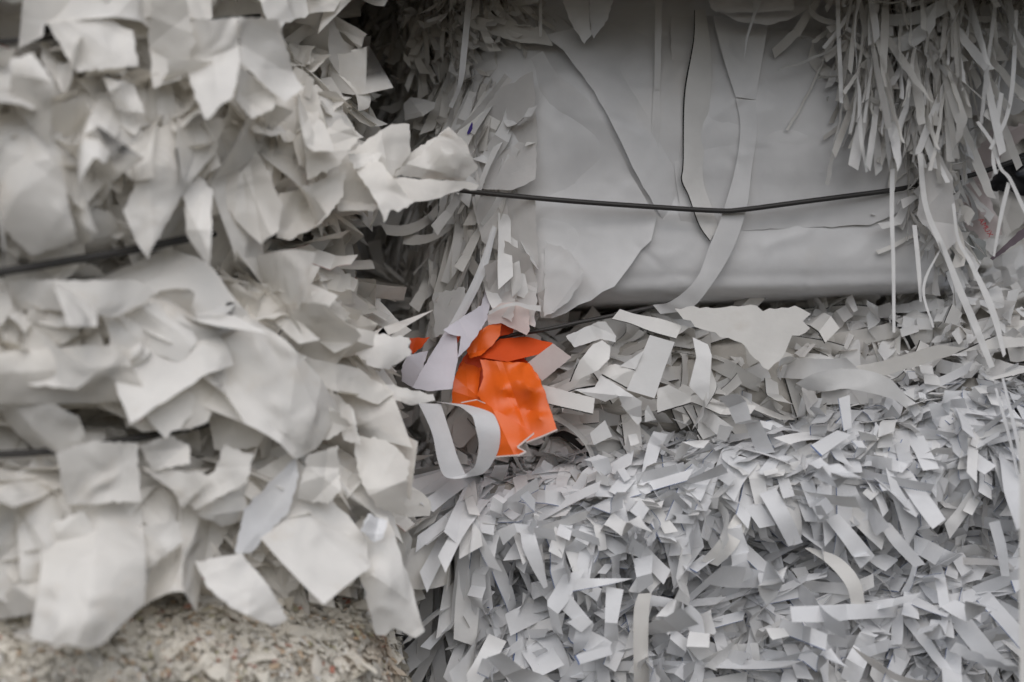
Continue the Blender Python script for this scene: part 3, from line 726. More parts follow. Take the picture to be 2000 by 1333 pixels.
# the bale stacked on top, out of frame, its overhang deepened to shade the bales below
bale_h = thing("paper_bale", "bale stacked over the smooth sheets, only its drooping lower sheets in the picture", "paper bale", (1350, -60, 200), GROUP)
gridH = []
for y, b in [(-1000, 0), (-700, -60), (-340, -60), (-150, -20), (-80, 120), (-66, 700)]:
    gridH.append([(620, y, 700), (640, y, 200 + b), (690, y, -220 + b), (900, y, -360 + b), (1350, y, -410 + b), (1700, y, -420 + b), (2400, y, -420 + b)])
SH = Surf(gridH, 40, 40, rough=10, rscale=120, seed=7)
SH.core(bale_h, thick=1200)

# ================================================================== BALE D: black-edged offcuts, thin layer under the smooth bale
bale_d = thing("paper_bale", "squashed bale of wide black-edged paper offcuts between the smooth sheets and fine strips", "paper bale", (1400, 860, 200), GROUP)
gridD = []
for k, (b, f) in enumerate([(420, 0), (200, .08), (90, .3), (30, .55), (40, .8), (130, 1.0), (420, 1.02)]):
    row = []
    for x, y0, y1, dd in [(680, 640, 900, 800), (790, 630, 890, 380), (900, 640, 900, 110), (1050, 640, 870, 40), (1300, 600, 870, 10), (1550, 585, 850, 20), (1760, 570, 800, 40), (2000, 555, 740, 20), (2250, 540, 700, 20)]:
        row.append((x, y0 + (y1 - y0) * f, b + dd))
    gridD.append(row)
SD = Surf(gridD, 50, 100, rough=12, rscale=120, seed=9)
SD.core(bale_d, thick=1200)
blk = [("black_edged_paper", 6), ("white_paper", 2), ("grey_white_paper", 1)]
scatter(bale_d, SD, 620, "paper_strip", ['kink', 'longstrip', 'curl'], (90, 220), (24, 44), lambda x, y: rng.normal(30, 55), (12, 12), 32, (-26, 2), blk, region=lambda x, y: (x < 1620) * 1.0)
scatter(bale_d, SD, 700, "paper_strip", ['kink', 'curl', 'accord'], (50, 140), (18, 40), lambda x, y: rng.normal(40, 50), (14, 16), 40, (-6, 16), [("white_paper", 4), ("tracing_paper", 2), ("black_edged_paper", 1)], region=lambda x, y: (x > 1540) * 1.0)
scatter(bale_d, SD, 160, "paper_scrap", ['scrap', 'crush'], (60, 130), (50, 100), lambda x, y: rng.normal(30, 45), (10, 12), 30, (-26, -6), blk)
D_ = lambda o, d=None, **k: sheet(k.pop("name", "paper_sheet"), o, k.pop("mat", "white_paper"), bale_d, depth=d, dz=-34, **k)
RD = lambda p, d=None, **k: ribbon("paper_strip", p, k.pop("mat", "black_edged_paper"), bale_d, depth=d, dz=-38, **k)
RD([cd((1330, 270, -6), (1570, 340, -6)), cd((1220, 540, -16), (1470, 600, -16)), cd((1105, 800, -24), (1375, 880, -24))], mat="white_paper")
RD([cd((960, 120, 30), (1040, 20, 40)), cd((1130, 160, 10), (1200, 70, 30)), cd((1330, 240, -4), (1420, 110, 16)), cd((1580, 310, -10), (1640, 180, 10))])
RD([r2((150, 650, -10), (235, 690, -10)), r2((170, 760, -24), (256, 750, -24)), r2((130, 920, -36), (245, 900, -36)), r2((205, 1000, -30), (240, 990, -30))], mat="white_paper", smooth=False)
RD([r2((228, 1035, -28), (215, 1000, -36)), r2((285, 930, -16), (240, 890, -26)), r2((260, 850, 4), (245, 800, 4))])
D_(r2((50, 490, -10), (400, 480, -14), (750, 490, -10), (805, 520, -14), (760, 560, -14), (800, 600, -18), (700, 640, -22), (680, 690, -26), (600, 800, -36), (570, 832, -36), (420, 680, -34), (200, 605, -26)), mat="grey_white_paper", crease=.06, torn=3, step=12)
RD([r2((720, 905, -30), (790, 945, -20)), r2((850, 842, -50), (900, 948, -44)), r2((1060, 826, -60), (1000, 936, -54)), r2((1230, 872, -60), (1150, 962, -56)), r2((1330, 970, -44), (1280, 1004, -44)), r2((1450, 1060, -30), (1370, 1080, -30))], mat="white_paper")
D_(r2((950, 830, -30), (1200, 782, -44), (1500, 692, -50), (1670, 710, -44), (1580, 752, -44), (1220, 862, -40)), mat="grey_white_paper", crease=.08, torn=.5)
D_(r2((1590, 745, -44), (1820, 640, -54), (2000, 655, -54), (2000, 700, -54), (1700, 722, -50)), mat="black_edged_paper", edge_of=0, crease=.08, torn=.5)
D_(r2((1790, 880, -60), (2000, 810, -64), (2000, 850, -64), (1830, 890, -62)), mat="black_edged_paper", edge_of=2, crease=.05, torn=.5)
D_(cd((290, 750, -10), (800, 880, -24), (780, 1040, -26), (360, 945, -14)), mat="black_edged_paper", edge_of=2, crease=.08, torn=.3)
D_(cd((150, 540, -6), (395, 350, -20), (575, 485, -24), (290, 715, -14)), mat="pink_tissue", crease=.1, torn=.3)
D_(cd((550, 725, -10), (620, 560, -20), (780, 360, -20), (870, 320, -14), (950, 380, -14), (940, 500, -24), (830, 610, -30), (640, 700, -24)), mat="black_edged_paper", edge_of=0, crease=.15, torn=.3)
D_(cd((520, 280, 20), (830, 140, 10), (900, 140, 8), (1005, 280, 0), (1000, 340, 0), (850, 310, 4), (600, 390, 16)), crease=.2, torn=.5)
D_(cd((860, 650, -10), (1040, 770, -20), (1250, 910, -30), (1250, 1100, -30), (1215, 1140, -26), (1060, 960, -20), (1030, 860, -30), (900, 915, -20), (600, 800, -6), (800, 770, -10)), crease=.4, folds=6, torn=.5)
D_(cd((830, 590, -8), (1000, 550, -14), (1200, 620, -20), (1110, 790, -22), (1020, 740, -18), (870, 660, -10)), mat="black_edged_paper", edge_of=4, crease=.2, torn=.3)
D_(cd((1040, 570, -20), (1270, 420, -24), (1190, 605, -26)), crease=.1, torn=.2)
D_(cd((1400, 790, -20), (1510, 750, -24), (1728, 860, -26), (1728, 930, -28), (1400, 1030, -20)), mat="black_edged_paper", edge_of=3, crease=.12, torn=.3)
D_(cd((1280, 1010, -36), (1310, 940, -40), (1390, 1090, -36), (1280, 1110, -34)), crease=.2, torn=.2)
tube("baling_wire", [(960, 668, 20), (1000, 655, 4), (1060, 645, -6), (1150, 626, 4), (1220, 612, 14), (1272, 601, 16), (1330, 590, 60)], 4, "baling_wire_steel", bale_d)

# ================================================================== BALE E: office-paper strips, lower right
bale_e = thing("paper_bale", "bale of cool white shredded paper strips in two bulging layers, lower right", "paper bale", (1400, 1600, 100), GROUP)
gridE = []
xs = [(760, 905, 620), (812, 900, 280), (870, 905, 90), (960, 905, 20), (1200, 880, 0), (1480, 820, -14), (1720, 770, -30), (1900, 730, -40), (1985, 720, 10), (2010, 720, 200), (2015, 720, 420)]
for f, y1, b in [(0, 0, 420), (0.02, 0, 170), (.05, 0, 20), (.16, 0, -50), (.30, 0, -44), (.40, 0, 70), (.47, 0, 44), (.58, 0, -24), (.8, 0, -40), (1.0, 0, -20), (1.3, 0, 60)]:
    row = []
    for x, yt, dd in xs:
        bb = b if x > 900 else b * .4
        sl = (1480 - yt) * f if x < 1300 else (1450 - yt) * f
        row.append((x, yt + sl - (46 if f == 0 else 26 if f < .03 else 0), bb + dd))
    gridE.append(row)
SE = Surf(gridE, 90, 120, rough=14, rscale=110, seed=12)
SE.core(bale_e, thick=1200)
white = [("cool_white_paper", 6), ("blue_edged_paper", 2), ("white_paper", 2)]
ytop = lambda x: np.interp(x, [q[0] for q in xs], [q[1] for q in xs])
topE = lambda x, y: (y < ytop(x) + 110) * 1.0 * (x > 880)
shelf = lambda x, y: (y < ytop(x) + 26) * 1.0
midE = lambda x, y: ((y > ytop(x) + 60) & (x > 900)) * 1.0
lowE = lambda x, y: ((y > 1060) & (x > 900)) * 1.0
endE = lambda x, y: (x < 950) * 1.0
def field(x, y): return 34 * math.sin(x * .011 + y * .006) + 26 * math.sin(y * .017 - x * .005 + 1.3)
scatter(bale_e, SE, 2400, "paper_strip", ['kink', 'flat', 'longstrip'], (70, 150), (20, 30), lambda x, y: 78 + field(x, y) + rng.normal(0, 30), (4, 6), 15, (-16, -2), white, region=lambda x, y: ((x > 935) | (y > 1200)) * 1.0)
scatter(bale_e, SE, 1000, "paper_strip", ['kink', 'flat'], (55, 110), (24, 34), lambda x, y: rng.normal(98, 11), (9, 6), 9, (-8, 5), white, region=topE)
scatter(bale_e, SE, 2200, "paper_strip", ['accord', 'kink', 'flat'], (14, 40), (6, 15), lambda x, y: rng.uniform(0, 360), (18, 18), 45, (-4, 7), [("white_paper", 2), ("cool_white_paper", 2)], region=shelf)
scatter(bale_e, SE, 1250, "paper_strip", ['kink', 'flat', 'longstrip'], (80, 170), (21, 31), lambda x, y: 70 + field(x, y) + rng.normal(0, 20), (8, 7), 15, (-8, 6), white, region=midE)
scatter(bale_e, SE, 300, "paper_strip", ['longstrip', 'accord'], (140, 240), (27, 36), lambda x, y: 66 + field(x, y) + rng.normal(0, 24), (17, 10), 18, (-8, 6), white, region=midE)
scatter(bale_e, SE, 260, "paper_strip", ['longstrip', 'curl', 'accord'], (170, 300), (26, 36), lambda x, y: 80 + field(x, y) + rng.normal(0, 40), (32, 14), 26, (-8, 8), white, region=lowE)
scatter(bale_e, SE, 260, "paper_strip", ['curl', 'longstrip', 'thin'], (120, 260), (10, 32), lambda x, y: rng.normal(75, 20), (20, 12), 35, (-4, 10), [("tracing_paper", 2), ("cool_white_paper", 3)], region=lambda x, y: ((x > 1700) & (y > 950)) * 1.0)
for fr_, num in ((.20, 240), (.58, 260), (.72, 240)):
    scatter(bale_e, SE, num, "folded_page", ['flat', 'longstrip'], (90, 200), (12, 26), lambda x, y: rng.normal(-10, 12), (5, 6), 55, (-4, 10), white, region=lambda x, y: ((np.abs(y - (ytop(x) + (1465 - ytop(x)) * fr_)) < 26) & (x > 930)) * 1.0)
# pressed pages, edge on, in the groove and round the left end
scatter(bale_e, SE, 900, "folded_page", ['flat', 'kink'], (70, 170), (12, 28), lambda x, y: rng.normal(-12, 9), (6, 8), 60, (-4, 12), white, region=lambda x, y: ((np.abs(y - (ytop(x) + (1465 - ytop(x)) * .40)) < 45) & (x > 930)) * 1.0)
scatter(bale_e, SE, 800, "folded_page", ['flat'], (110, 250), (16, 46), lambda x, y: rng.normal(97, 6), (2, 4), 45, (-2, 14), white, region=lambda x, y: ((x < 945) & (y > 900) & (y < 1190)) * 1.0)
scatter(bale_e, SE, 300, "folded_page", ['flat', 'kink'], (70, 160), (26, 60), lambda x, y: rng.normal(50, 30), (6, 8), 35, (0, 12), white, region=lambda x, y: ((x < 1050) & (y > 1180)) * 1.0)
RE = lambda p, d=None, **k: ribbon("paper_strip", p, k.pop("mat", "cool_white_paper"), bale_e, depth=d, dz=-46, **k)
RE([((1016, 1040, -70), (1046, 1046, -70)), ((1022, 1072, -80), (1052, 1068, -80)), ((1040, 1112, -80), (1060, 1096, -80)), ((1062, 1150, -76), (1070, 1146, -76))])
RE([((983, 1066, -50), (972, 1036, -50)), ((1010, 1040, -70), (1004, 1022, -66)), ((1044, 1048, -60), (1052, 1028, -50))], smooth=False)
RE([cl((500, 215, -60), (715, 160, -70)), cl((345, 470, -90), (545, 480, -90))], smooth=False)
RE([cl((345, 470, -90), (545, 480, -90)), cl((345, 520, -100), (450, 600, -100)), cl((400, 770, -84), (500, 800, -90)), cl((490, 840, -70), (500, 810, -70))], smooth=False)
RE([cl((480, 550, -86), (560, 400, -86)), cl((640, 700, -100), (800, 700, -110)), cl((600, 850, -96), (750, 850, -96)), cl((600, 1000, -70), (690, 950, -70))], smooth=False)
RE([cl((590, 380, -84), (640, 250, -84)), cl((860, 330, -100), (830, 250, -94)), cl((1090, 280, -84), (1180, 250, -80))], mat="blue_edged_paper", smooth=False)
RE([cl((920, 330, -80), (1090, 360, -80)), cl((905, 680, -96), (1030, 690, -96)), cl((900, 870, -70), (1040, 860, -70))], smooth=False)
RE([cl((1180, 60, -70), (1375, 20, -66)), cl((1215, 240, -96), (1365, 200, -92)), cl((1235, 395, -80), (1380, 300, -80))], smooth=False)
RE([cl((1235, 400, -96), (1365, 390, -96)), cl((1190, 560, -104), (1340, 560, -104)), cl((1185, 900, -110), (1330, 900, -110)), cl((1190, 1300, -100), (1340, 1300, -100))], mat="grey_white_paper", cup=3)
RE([cl((1340, 520, -70), (1335, 410, -70)), cl((1540, 530, -84), (1520, 440, -84)), cl((1660, 560, -86), (1720, 500, -86)), cl((1740, 800, -80), (1850, 620, -80)), cl((1760, 880, -70), (1895, 860, -70))], cup=2)
RE([r3((520, 290, -70), (610, 258, -66)), r3((600, 430, -96), (690, 400, -92)), r3((680, 580, -84), (760, 560, -80))])
RE([r3((310, 310, -56), (350, 283, -54)), r3((415, 405, -66), (440, 360, -64))])
RE([r3((440, 365, -60), (520, 330, -60)), r3((520, 480, -74), (608, 462, -74))])
RE([r3((885, 430, -70), (955, 398, -66)), r3((985, 560, -92), (1050, 500, -88)), r3((1080, 705, -80), (1160, 632, -78))])
RE([r3((1170, 440, -84), (1245, 450, -80)), r3((1255, 570, -100), (1320, 540, -96)), r3((1375, 695, -90), (1440, 680, -88))])
RE([r3((770, 590, -50), (800, 585, -50)), r3((900, 680, -74), (960, 640, -74)), r3((1000, 800, -94), (1070, 760, -94)), r3((1035, 935, -90), (1110, 925, -90))], mat="grey_white_paper")
RE([r3((1790, 450, -90), (1850, 435, -90)), r3((1830, 600, -100), (1890, 590, -100)), r3((1860, 745, -96), (1905, 745, -96))])
RE([r3((385, 400, -60), (460, 440, -60)), r3((300, 540, -84), (390, 590, -84)), r3((195, 660, -70), (290, 690, -70))], mat="grey_white_paper")
RE([r3((800, 60, -60), (990, -40, -60)), r3((870, 70, -74), (1020, 0, -70))])
RE([r3((1210, 80, -80), (1225, 80, -80)), r3((1240, 240, -100), (1290, 240, -100)), r3((1330, 560, -96), (1400, 440, -96)), r3((1335, 580, -90), (1345, 570, -90))])
RE([r2((955, 990, -60), (1020, 970, -60)), r2((985, 1170, -70), (1032, 1150, -70))], mat="blue_edged_paper")
RE([r2((800, 1250, -70), (950, 1165, -70)), r2((860, 1310, -90), (1030, 1190, -90))], mat="blue_edged_paper")

# ================================================================== BALE F: hanging fringe of thin strips, upper right
bale_f = thing("paper_bale", "bale of thin ribbon shreds dangling like a fringe, upper right corner", "paper bale", (1800, 330, 100), GROUP)
gridF = []
for y, xa, xb, b in [(-64, 1640, 2300, -50), (-40, 1650, 2200, -40), (60, 1650, 1940, -20), (170, 1690, 1860, 0), (300, 1740, 1850, 20), (440, 1790, 1840, 60)]:
    w = xb - xa
    gridF.append([(xa, y, 160 + b), (xa + w * .08, y, 40 + b), (xa + w * .3, y, -20 + b), (xa + w * .6, y, -30 + b), (xa + w * .9, y, 30 + b), (xb, y, 160 + b)])
SF = Surf(gridF, 60, 50, rough=12, rscale=80, seed=15)
SF.core(bale_f, thick=240)
fr = [("grey_white_paper", 3), ("white_paper", 4), ("tracing_paper", 1)]
scatter(bale_f, SF, 1500, "paper_strip", ['curl', 'longstrip', 'thin'], (60, 170), (4, 8), lambda x, y: rng.normal(112, 28), (10, 10), 40, (-14, 10), fr)
scatter(bale_f, SF, 240, "paper_strip", ['accord', 'bit'], (24, 60), (8, 16), lambda x, y: rng.uniform(0, 360), (20, 20), 50, (0, 14), [("cool_white_paper", 2), ("white_paper", 2)])
for i in range(430):
    x = rng.uniform(1650, 1870) if rng.random() < .88 else rng.uniform(1860, 2040)
    y = rng.uniform(-170, 150 - abs(x - 1800) * .8) if x < 1860 else rng.uniform(-200, 60)
    L = rng.uniform(120, 340)
    d = rng.uniform(-80, 30) - (20 if x > 1860 else 0)
    place(bale_f, "paper_strip", (G['thin'] + G['longstrip'])[rng.integers(24)], ["white_paper", "grey_white_paper", "grey_white_paper"][rng.integers(3)], P((x, y, d)), np.array((rng.normal(0, .6), -1.0, 0)) / 1.15, rng.normal(93, 9), rng.normal(1, 6), rng.normal(0, 50), L, rng.uniform(3.6, 7.2), zs=L)
def slim(p, f=.72):
    out = []
    for a, b in p:
        m = [(u + v) / 2 for u, v in zip(a, b)]; out.append([tuple(mm + (u - mm) * f for u, mm in zip(a, m)), tuple(mm + (v - mm) * f for v, mm in zip(b, m))])
    return out
RF = lambda p, d=-90, **k: ribbon("paper_strip", slim(p), k.pop("mat", "white_paper"), bale_f, depth=d, **k)
RF([((1630, -20), (1642, -20)), ((1632, 60), (1643, 60)), ((1636, 140), (1647, 140)), ((1638, 200), (1648, 203))], -100)
RF([((1604, 92), (1613, 97)), ((1636, 52), (1643, 60)), ((1664, 8), (1672, 14))], -90)
RF([((1707, -20), (1716, -20)), ((1708, 40), (1713, 40)), ((1700, 120), (1706, 120)), ((1690, 190), (1699, 190)), ((1684, 240), (1692, 240))], -104)
RF([((1673, -10), (1688, -10)), ((1668, 50), (1672, 50)), ((1672, 120), (1676, 150)), ((1674, 180), (1683, 180)), ((1675, 260), (1686, 260)), ((1690, 338), (1696, 334))], -108)
RF([((1737, 330), (1749, 330)), ((1736, 420), (1748, 420)), ((1740, 520), (1750, 520)), ((1742, 650), (1750, 650))], -110)
RF([((1832, 470), (1842, 466)), ((1862, 560), (1880, 555)), ((1895, 640), (1914, 632)), ((1930, 720), (1945, 716))], -100)
RF([((1790, 300), (1804, 300)), ((1800, 400), (1815, 400)), ((1830, 480), (1846, 476)), ((1872, 570), (1882, 566)), ((1900, 660), (1906, 656))], -96)
RF([((1905, 240), (1913, 236)), ((1935, 285), (1944, 280)), ((1950, 330), (1958, 326)), ((1968, 352), (1976, 346)), ((1990, 400), (2000, 396)), ((2010, 440), (2020, 440))], -120)
RF([((1965, 355), (1976, 360)), ((1950, 420), (1960, 424)), ((1938, 500), (1944, 502))], -116)
RF([((1950, 180), (1962, 184)), ((1935, 300), (1946, 300)), ((1940, 340), (1950, 340))], -118)
RF([((1980, 20), (1990, 20)), ((1972, 160), (1984, 160)), ((1960, 230), (1970, 234)), ((1930, 290), (1938, 294))], -124)
RF([((1838, 480), (1848, 470)), ((1800, 560), (1808, 560)), ((1820, 640), (1826, 640))], -90)
RF([((1858, 400), (1866, 396)), ((1868, 470), (1876, 466)), ((1892, 520), (1904, 516)), ((1930, 610), (1946, 600)), ((1958, 700), (1966, 690))], -104)
RF([((1780, 440), (1792, 440)), ((1788, 520), (1800, 520)), ((1795, 590), (1802, 590))], -80)
RF([((1955, 740), (1962, 738)), ((1975, 830), (1984, 826)), ((1990, 905), (1998, 900)), ((1996, 980), (2004, 980))], -160, mat="cool_white_paper")
RF([((1942, 760), (1948, 758)), ((1966, 850), (1974, 846)), ((1985, 930), (1992, 928))], -150, mat="cool_white_paper")
RF([((1988, 840), (2006, 840)), ((1989, 1000), (2007, 1000)), ((1988, 1180), (2006, 1180)), ((1990, 1400), (2010, 1400))], -420, mat="grey_white_paper")
sheet("paper_sheet", [(1835, 300, -60), (1862, 350, -80), (1870, 470, -90), (1850, 490, -95), (1830, 470, -90), (1790, 420, -70), (1800, 330, -60)], "tracing_paper", bale_f, crease=.3)

# ================================================================== things tucked between the bales
rear = thing("paper_bale", "shadowed bale standing behind the others, showing through the gap at right", "paper bale", (1500, 1600, 1400), GROUP)
gridR = [[(x, y, 1350 + 60 * math.sin(x * .004 + y * .006)) for x in np.linspace(-700, 2900, 9)] for y in np.linspace(-900, 2000, 9)]  # added backing wall: keeps bright sky from showing between the bales
SR = Surf(gridR, 40, 60, rough=14, rscale=150, seed=20)
SR.core(rear, thick=1800)
scatter(rear, SR, 500, "paper_scrap", ['scrap', 'crush', 'bigscrap'], (70, 170), (60, 130), jit(90, 50), (10, 14), 30, (-4, 20), [("grey_white_paper", 2), ("white_paper", 1)], region=lambda x, y: ((x > 1750) & (y < 700)) * 1.0)

o = sheet("rolled_sheet", [(1840, 60, 160), (2060, 40, 120), (2060, 170, 90), (1990, 222, 96), (1900, 226, 110), (1850, 210, 150)], "smooth_sheet_paper", None, inner=[(1940, 130, 60), (1950, 190, 66)], crease=.03, folds=2)
o["label"] = "broad rolled white sheet behind the dangling strips near the right edge"; o["category"] = "paper sheet"
pk = thing("printed_wrapper", "creased pinkish-white wrapper printed with small red letters, in the recess at right", "wrapper", (1920, 480, 250), None)
sheet("wrapper_panel", cp((150, 540, 200), (200, 380, 190), (330, 190, 170), (400, 200, 150), (420, 300, 150), (380, 420, 170), (280, 600, 190), (180, 640, 200)), "pinkish_packaging", pk, crease=.3)
sheet("wrapper_panel", cp((100, 600, 190), (270, 590, 170), (330, 740, 150), (370, 860, 140), (400, 960, 150), (260, 995, 150), (130, 900, 170), (90, 720, 190)), "pinkish_packaging", pk, inner=cp((240, 800, 130)), crease=.08)
sheet("wrapper_panel", cp((380, 200, 130), (560, 150, 120), (560, 260, 120), (440, 330, 130)), "pinkish_packaging", pk, crease=.2)
sheet("wrapper_panel", cp((370, 640, 170), (560, 640, 160), (560, 860, 150), (420, 980, 150), (390, 800, 160)), "grey_white_paper", pk, crease=.2)
sheet("torn_edge", cp((255, 1000, 130), (330, 985, 125), (400, 985, 125), (390, 1020, 128), (350, 1050, 130), (330, 1110, 130), (300, 1080, 130), (270, 1040, 132)), "white_paper", pk, torn=2, crease=.1)
# red lettering printed along the lower edge of the wrapper (too blurred to read in full)
for i, ch in enumerate("AMUX"):
    cu = bpy.data.curves.new("letter", 'FONT'); cu.body = ch; cu.size = 15 * U; cu.extrude = 0.0002; cu.materials.append(MATS["red_ink"])
    tmp = bpy.data.objects.new("tmp_letter", cu); COL.objects.link(tmp)
    lm = bpy.data.meshes.new_from_object(tmp.evaluated_get(bpy.context.evaluated_depsgraph_get()))
    bpy.data.objects.remove(tmp)
    to = bpy.data.objects.new("red_letter", lm); COL.objects.link(to)
    px, py = 1850 + (225 + i * 20) * .27, 200 + (850 + i * 32) * .27
    w = Vector(to_m(P((px, py, 118 - i * 1.5))))
    to.parent = pk
    to.matrix_basis = Matrix.Translation(w - ROOT_AT[pk.name]) @ Matrix.Rotation(math.radians(90), 4, 'X') @ Matrix.Rotation(math.radians(-62), 4, 'Z')
o = sheet("grey_card", cp((20, 900, 110), (120, 930, 100), (280, 1010, 100), (290, 1120, 110), (180, 1180, 110), (60, 1180, 120), (0, 1060, 120)), "grey_green_paper", None, inner=cp((130, 1040, 70)), crease=.1)
o["label"] = "curved grey card below the red-lettered wrapper, behind dangling strips"; o["category"] = "card"
o = sheet("dark_folded_card", cp((310, 1130, 110), (420, 1030, 90), (520, 930, 80), (570, 900, 80), (570, 970, 80), (430, 1070, 84), (330, 1145, 100)), "dark_violet_paper", None, crease=.15, torn=.5)
o["label"] = "dark violet folded card edge at the right edge under the wrapper"; o["category"] = "card"
bag = sheet("black_bag", cp((400, 480, 150), (570, 340, 140), (580, 680, 150), (470, 650, 160), (300, 640, 180), (270, 600, 190), (330, 540, 180)), "black_plastic", None, inner=cp((480, 520, 100), (350, 590, 150)), crease=.3, folds=6)
bag["label"] = "crumpled black plastic bag in the recess beside the red-lettered wrapper"; bag["category"] = "plastic bag"

# ------------------------------------------------------------------ the orange paper
og = thing("orange_paper", "torn crumpled bright orange paper wedged between the white bales", "paper", (985, 892, 0))
O_ = lambda o, m="orange_paper", name="paper_flap", **k: sheet(name, o, m, og, **k)
O_(co((400, 560, 0), (470, 440, 6), (560, 320, 10), (690, 300, 16), (800, 420, 10), (900, 540, -10), (850, 700, -20), (640, 800, -20), (420, 800, -14), (380, 690, -6)), m="red_orange_paper", crease=.2)
O_(co((552, 500, -40), (760, 518, -50), (890, 524, -48), (970, 640, -70), (1030, 830, -96), (1082, 980, -120), (870, 1066, -120), (880, 1030, -118), (720, 900, -98), (590, 805, -72), (532, 748, -56), (556, 680, -54), (576, 620, -50), (568, 560, -46)), inner=co((800, 640, -92), (815, 830, -76), (900, 700, -104), (700, 700, -90), (690, 600, -60), (900, 850, -86), (760, 760, -70), (960, 900, -122)), crease=.15, folds=9, lines=[(990, 760, 1012, 815, .22), (1000, 760, 1016, 805, -.24), (1002, 800, 1022, 786, .12)], torn=.6, step=5)
O_(co((420, 798, -70), (530, 775, -74), (590, 800, -96), (920, 1003, -136), (808, 1098, -150), (866, 1130, -146), (820, 1152, -150), (660, 1166, -140), (692, 1000, -126), (640, 870, -104)), crease=.15, folds=7, lines=[(962, 800, 1000, 880, .45)], torn=.5, step=5)
O_(co((390, 590, -30), (470, 465, -24), (580, 510, -24), (556, 580, -36), (548, 660, -44), (540, 700, -44), (560, 780, -44), (430, 830, -50), (358, 796, -36), (368, 660, -30)), crease=.5, folds=7, torn=.8, step=4, lines=[(885, 735, 930, 772, .4)])
O_(co((460, 440, -26), (540, 310, -20), (620, 258, -10), (700, 248, -6), (692, 330, -24), (640, 400, -40), (560, 472, -44), (480, 492, -36)), crease=.45, folds=6, torn=.5, step=4)
O_(co((560, 485, -24), (690, 358, 0), (870, 343, 4), (1052, 388, -8), (970, 462, -26), (740, 517, -40)), m="red_orange_paper", crease=.06, torn=.4)
O_(co((690, 250, 0), (785, 290, 4), (775, 325, 4), (690, 338, -4)), m="red_orange_paper", crease=.2, torn=.4)
O_(co((70, 355, 60), (210, 348, 60), (160, 410, 50), (95, 460, 50), (72, 450, 55)), m="red_orange_paper", crease=.2, torn=.8)
O_(co((365, 325, -18), (412, 322, -20), (418, 350, -24), (385, 412, -24)), m="red_orange_paper", crease=.1, torn=.5)
RO = lambda p: ribbon("torn_edge", p, "torn_white_core", og, smooth=False)
RO([co((868, 1063, -123), (871, 1074, -123)), co((980, 1020, -123), (983, 1031, -123)), co((1080, 976, -123), (1084, 986, -123))])
RO([co((922, 1000, -138), (925, 1010, -138)), co((860, 1050, -146), (866, 1060, -146)), co((806, 1094, -152), (810, 1108, -152)), co((866, 1126, -149), (872, 1138, -149)), co((818, 1150, -153), (822, 1160, -153)), co((660, 1163, -143), (662, 1171, -143))])
RO([co((420, 793, -73), (424, 800, -73)), co((530, 772, -78), (531, 779, -78)), co((590, 798, -99), (588, 804, -99))])

lv = thing("lavender_paper", "pale lavender twisted sheet hanging just left of the orange paper", "paper", (850, 762, 0))
L_ = lambda o, **k: sheet("paper_flap", o, "lavender_paper", lv, torn=.6, **k)
L_(co((300, 330, -60), (345, 255, -54), (392, 330, -66), (402, 490, -80), (362, 702, -90), (200, 717, -84), (88, 692, -70), (160, 560, -66)), crease=.10, folds=3)
L_(co((595, 15, 10), (628, 100, -6), (600, 230, -36), (480, 410, -70), (398, 490, -76), (424, 340, -66), (360, 330, -60), (300, 300, -50), (420, 220, -40), (560, 130, -14)), crease=.4, folds=7, step=5)
L_(co((60, 470, -20), (200, 440, -44), (160, 560, -60), (90, 690, -60), (15, 650, -30), (20, 540, -20)), crease=.35, folds=5)
tp = sheet("pink_tissue", co((605, 200, -10), (640, 150, -14), (700, 112, -24), (800, 108, -30), (890, 140, -30), (892, 305, -36), (872, 333, -38), (760, 282, -34), (700, 250, -28), (608, 262, -22)), "pink_tissue", None, crease=.3, folds=5, torn=.5)
tp["label"] = "translucent pinkish tissue scrap just above the orange paper"; tp["category"] = "tissue paper"
st = ribbon("curved_strip", [co((610, 170, -34), (612, 195, -34)), co((700, 130, -46), (705, 150, -46)), co((800, 108, -50), (800, 130, -50)), co((880, 125, -50), (880, 155, -50)), co((968, 130, -50), (970, 172, -50))], "white_paper", None)
st["label"] = "small white strip lying across the pinkish tissue above the orange paper"; st["category"] = "paper strip"

lp = ribbon("looped_strip", [co((128, 798, -90), (285, 805, -70)), co((180, 900, -104), (325, 930, -84)), co((228, 1020, -116), (360, 1040, -96)), co((260, 1180, -124), (400, 1170, -104)), co((300, 1290, -124), (450, 1280, -104)), co((370, 1318, -118), (455, 1282, -104)), co((480, 1305, -112), (470, 1275, -116)), co((590, 1270, -116), (520, 1220, -124)), co((672, 1140, -124), (544, 1090, -136)), co((692, 1010, -128), (525, 980, -142)), co((670, 920, -120), (505, 900, -138)), co((625, 862, -108), (470, 862, -128)), co((480, 815, -90), (400, 820, -100)), co((330, 795, -70), (240, 788, -70))], "cool_white_paper", None, m=90)
lp["label"] = "white paper strip curled into a hanging loop in front of the orange paper"; lp["category"] = "paper strip"
#@@END

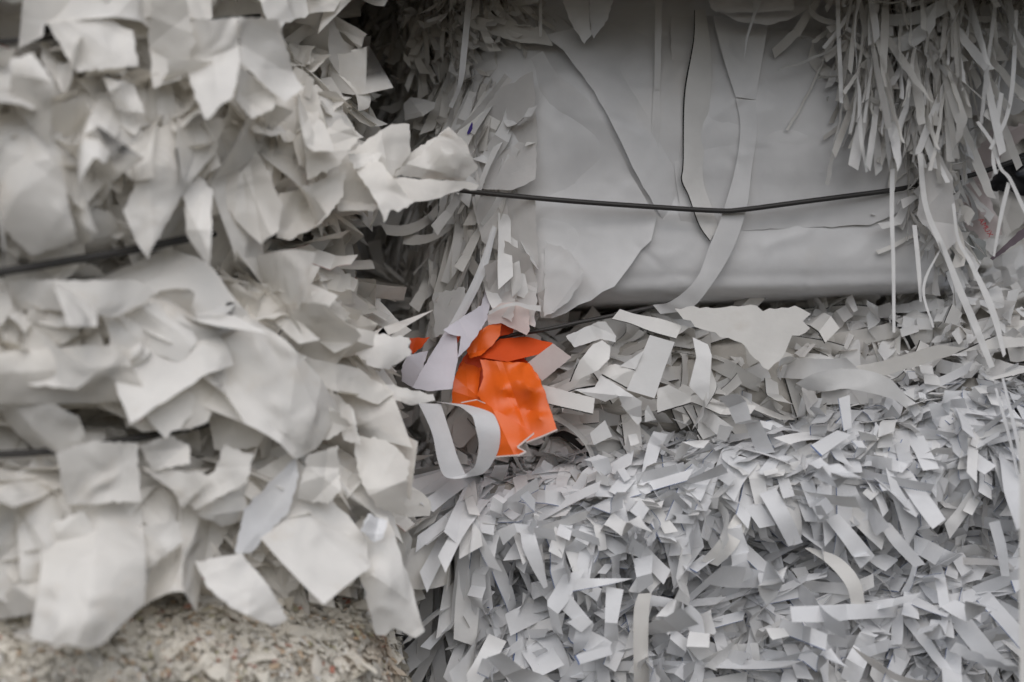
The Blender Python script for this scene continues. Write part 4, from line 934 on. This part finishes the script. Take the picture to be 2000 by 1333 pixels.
# ================================================================== pieces: the ones that show largest become parts, the rest one mass per bale
def build_pieces():
    offs = []; V = []; T = []; own = []; base = 0
    for v, t, _ in OCC:
        V.append(v); T.append(t + base); base += len(v); own.append(np.full(len(t), -1))
    PV = []
    for i, (bale, name, key, mat, M, tn) in enumerate(PIECES):
        v, f, uv, asp = PROTO[key]
        w = v @ M[:3, :3].T + M[:3, 3]
        PV.append(w); V.append(w); T.append(f + base); base += len(w); own.append(np.full(len(f), i))
    V = np.concatenate(V); T = np.concatenate(T); own = np.concatenate(own)
    bvh = BVHTree.FromPolygons([tuple(q) for q in V.tolist()], T.tolist(), all_triangles=True)
    hits = np.zeros(len(PIECES), int); eye = Vector(cam.location)
    for py in np.arange(3, 1333, 6.0):
        for px in np.arange(3, 2000, 6.0):
            d = Vector(((px - 1000) / D, 1.0, (666.5 - py) / D)).normalized()
            loc, nrm, idx, dist = bvh.ray_cast(eye, d)
            if idx is not None and own[idx] >= 0: hits[own[idx]] += 1
    groups = {}
    for i, pc in enumerate(PIECES): groups.setdefault((pc[0].name, pc[1]), []).append(i)
    for (bn, name), ids in groups.items():
        bale = bpy.data.objects[bn]
        ids.sort(key=lambda i: -hits[i])
        single = [] if name == "shred" else [i for i in ids[:300] if hits[i] >= 2]
        ss = set(single); rest = [i for i in ids if i not in ss]
        for i in single:
            _, _, key, mat, M, tn = PIECES[i]
            put(name, proto_mesh(key, mat), bale, Matrix(M.tolist()))
        if rest:
            mats = sorted({PIECES[i][3] for i in rest}); vv = []; ff = []; uu = []; tt = []; mi = []; b = 0
            for i in rest:
                _, _, key, mat, M, tn = PIECES[i]; v, f, uv, _a = PROTO[key]
                vv.append(PV[i]); ff.append(f + b); uu.append(uv); tt.append(np.full(len(v), tn)); mi.append(np.full(len(f), mats.index(mat))); b += len(v)
            off = np.array(ROOT_AT[bn])
            me = mesh_from(name + "_mass", np.concatenate(vv) , np.concatenate(ff), mats, np.concatenate(mi), np.concatenate(uu), np.concatenate(tt), sharp=32)
            put({"paper_strip": "shredded_strips", "paper_scrap": "torn_scraps", "folded_page": "pressed_pages", "draped_strip": "draped_strips", "shred": "fine_shreds"}[name], me, bale, kind="stuff")
    print("pieces", len(PIECES), "tris", len(T), "shown singly", sum(1 for h in hits if h >= 2))
build_pieces()
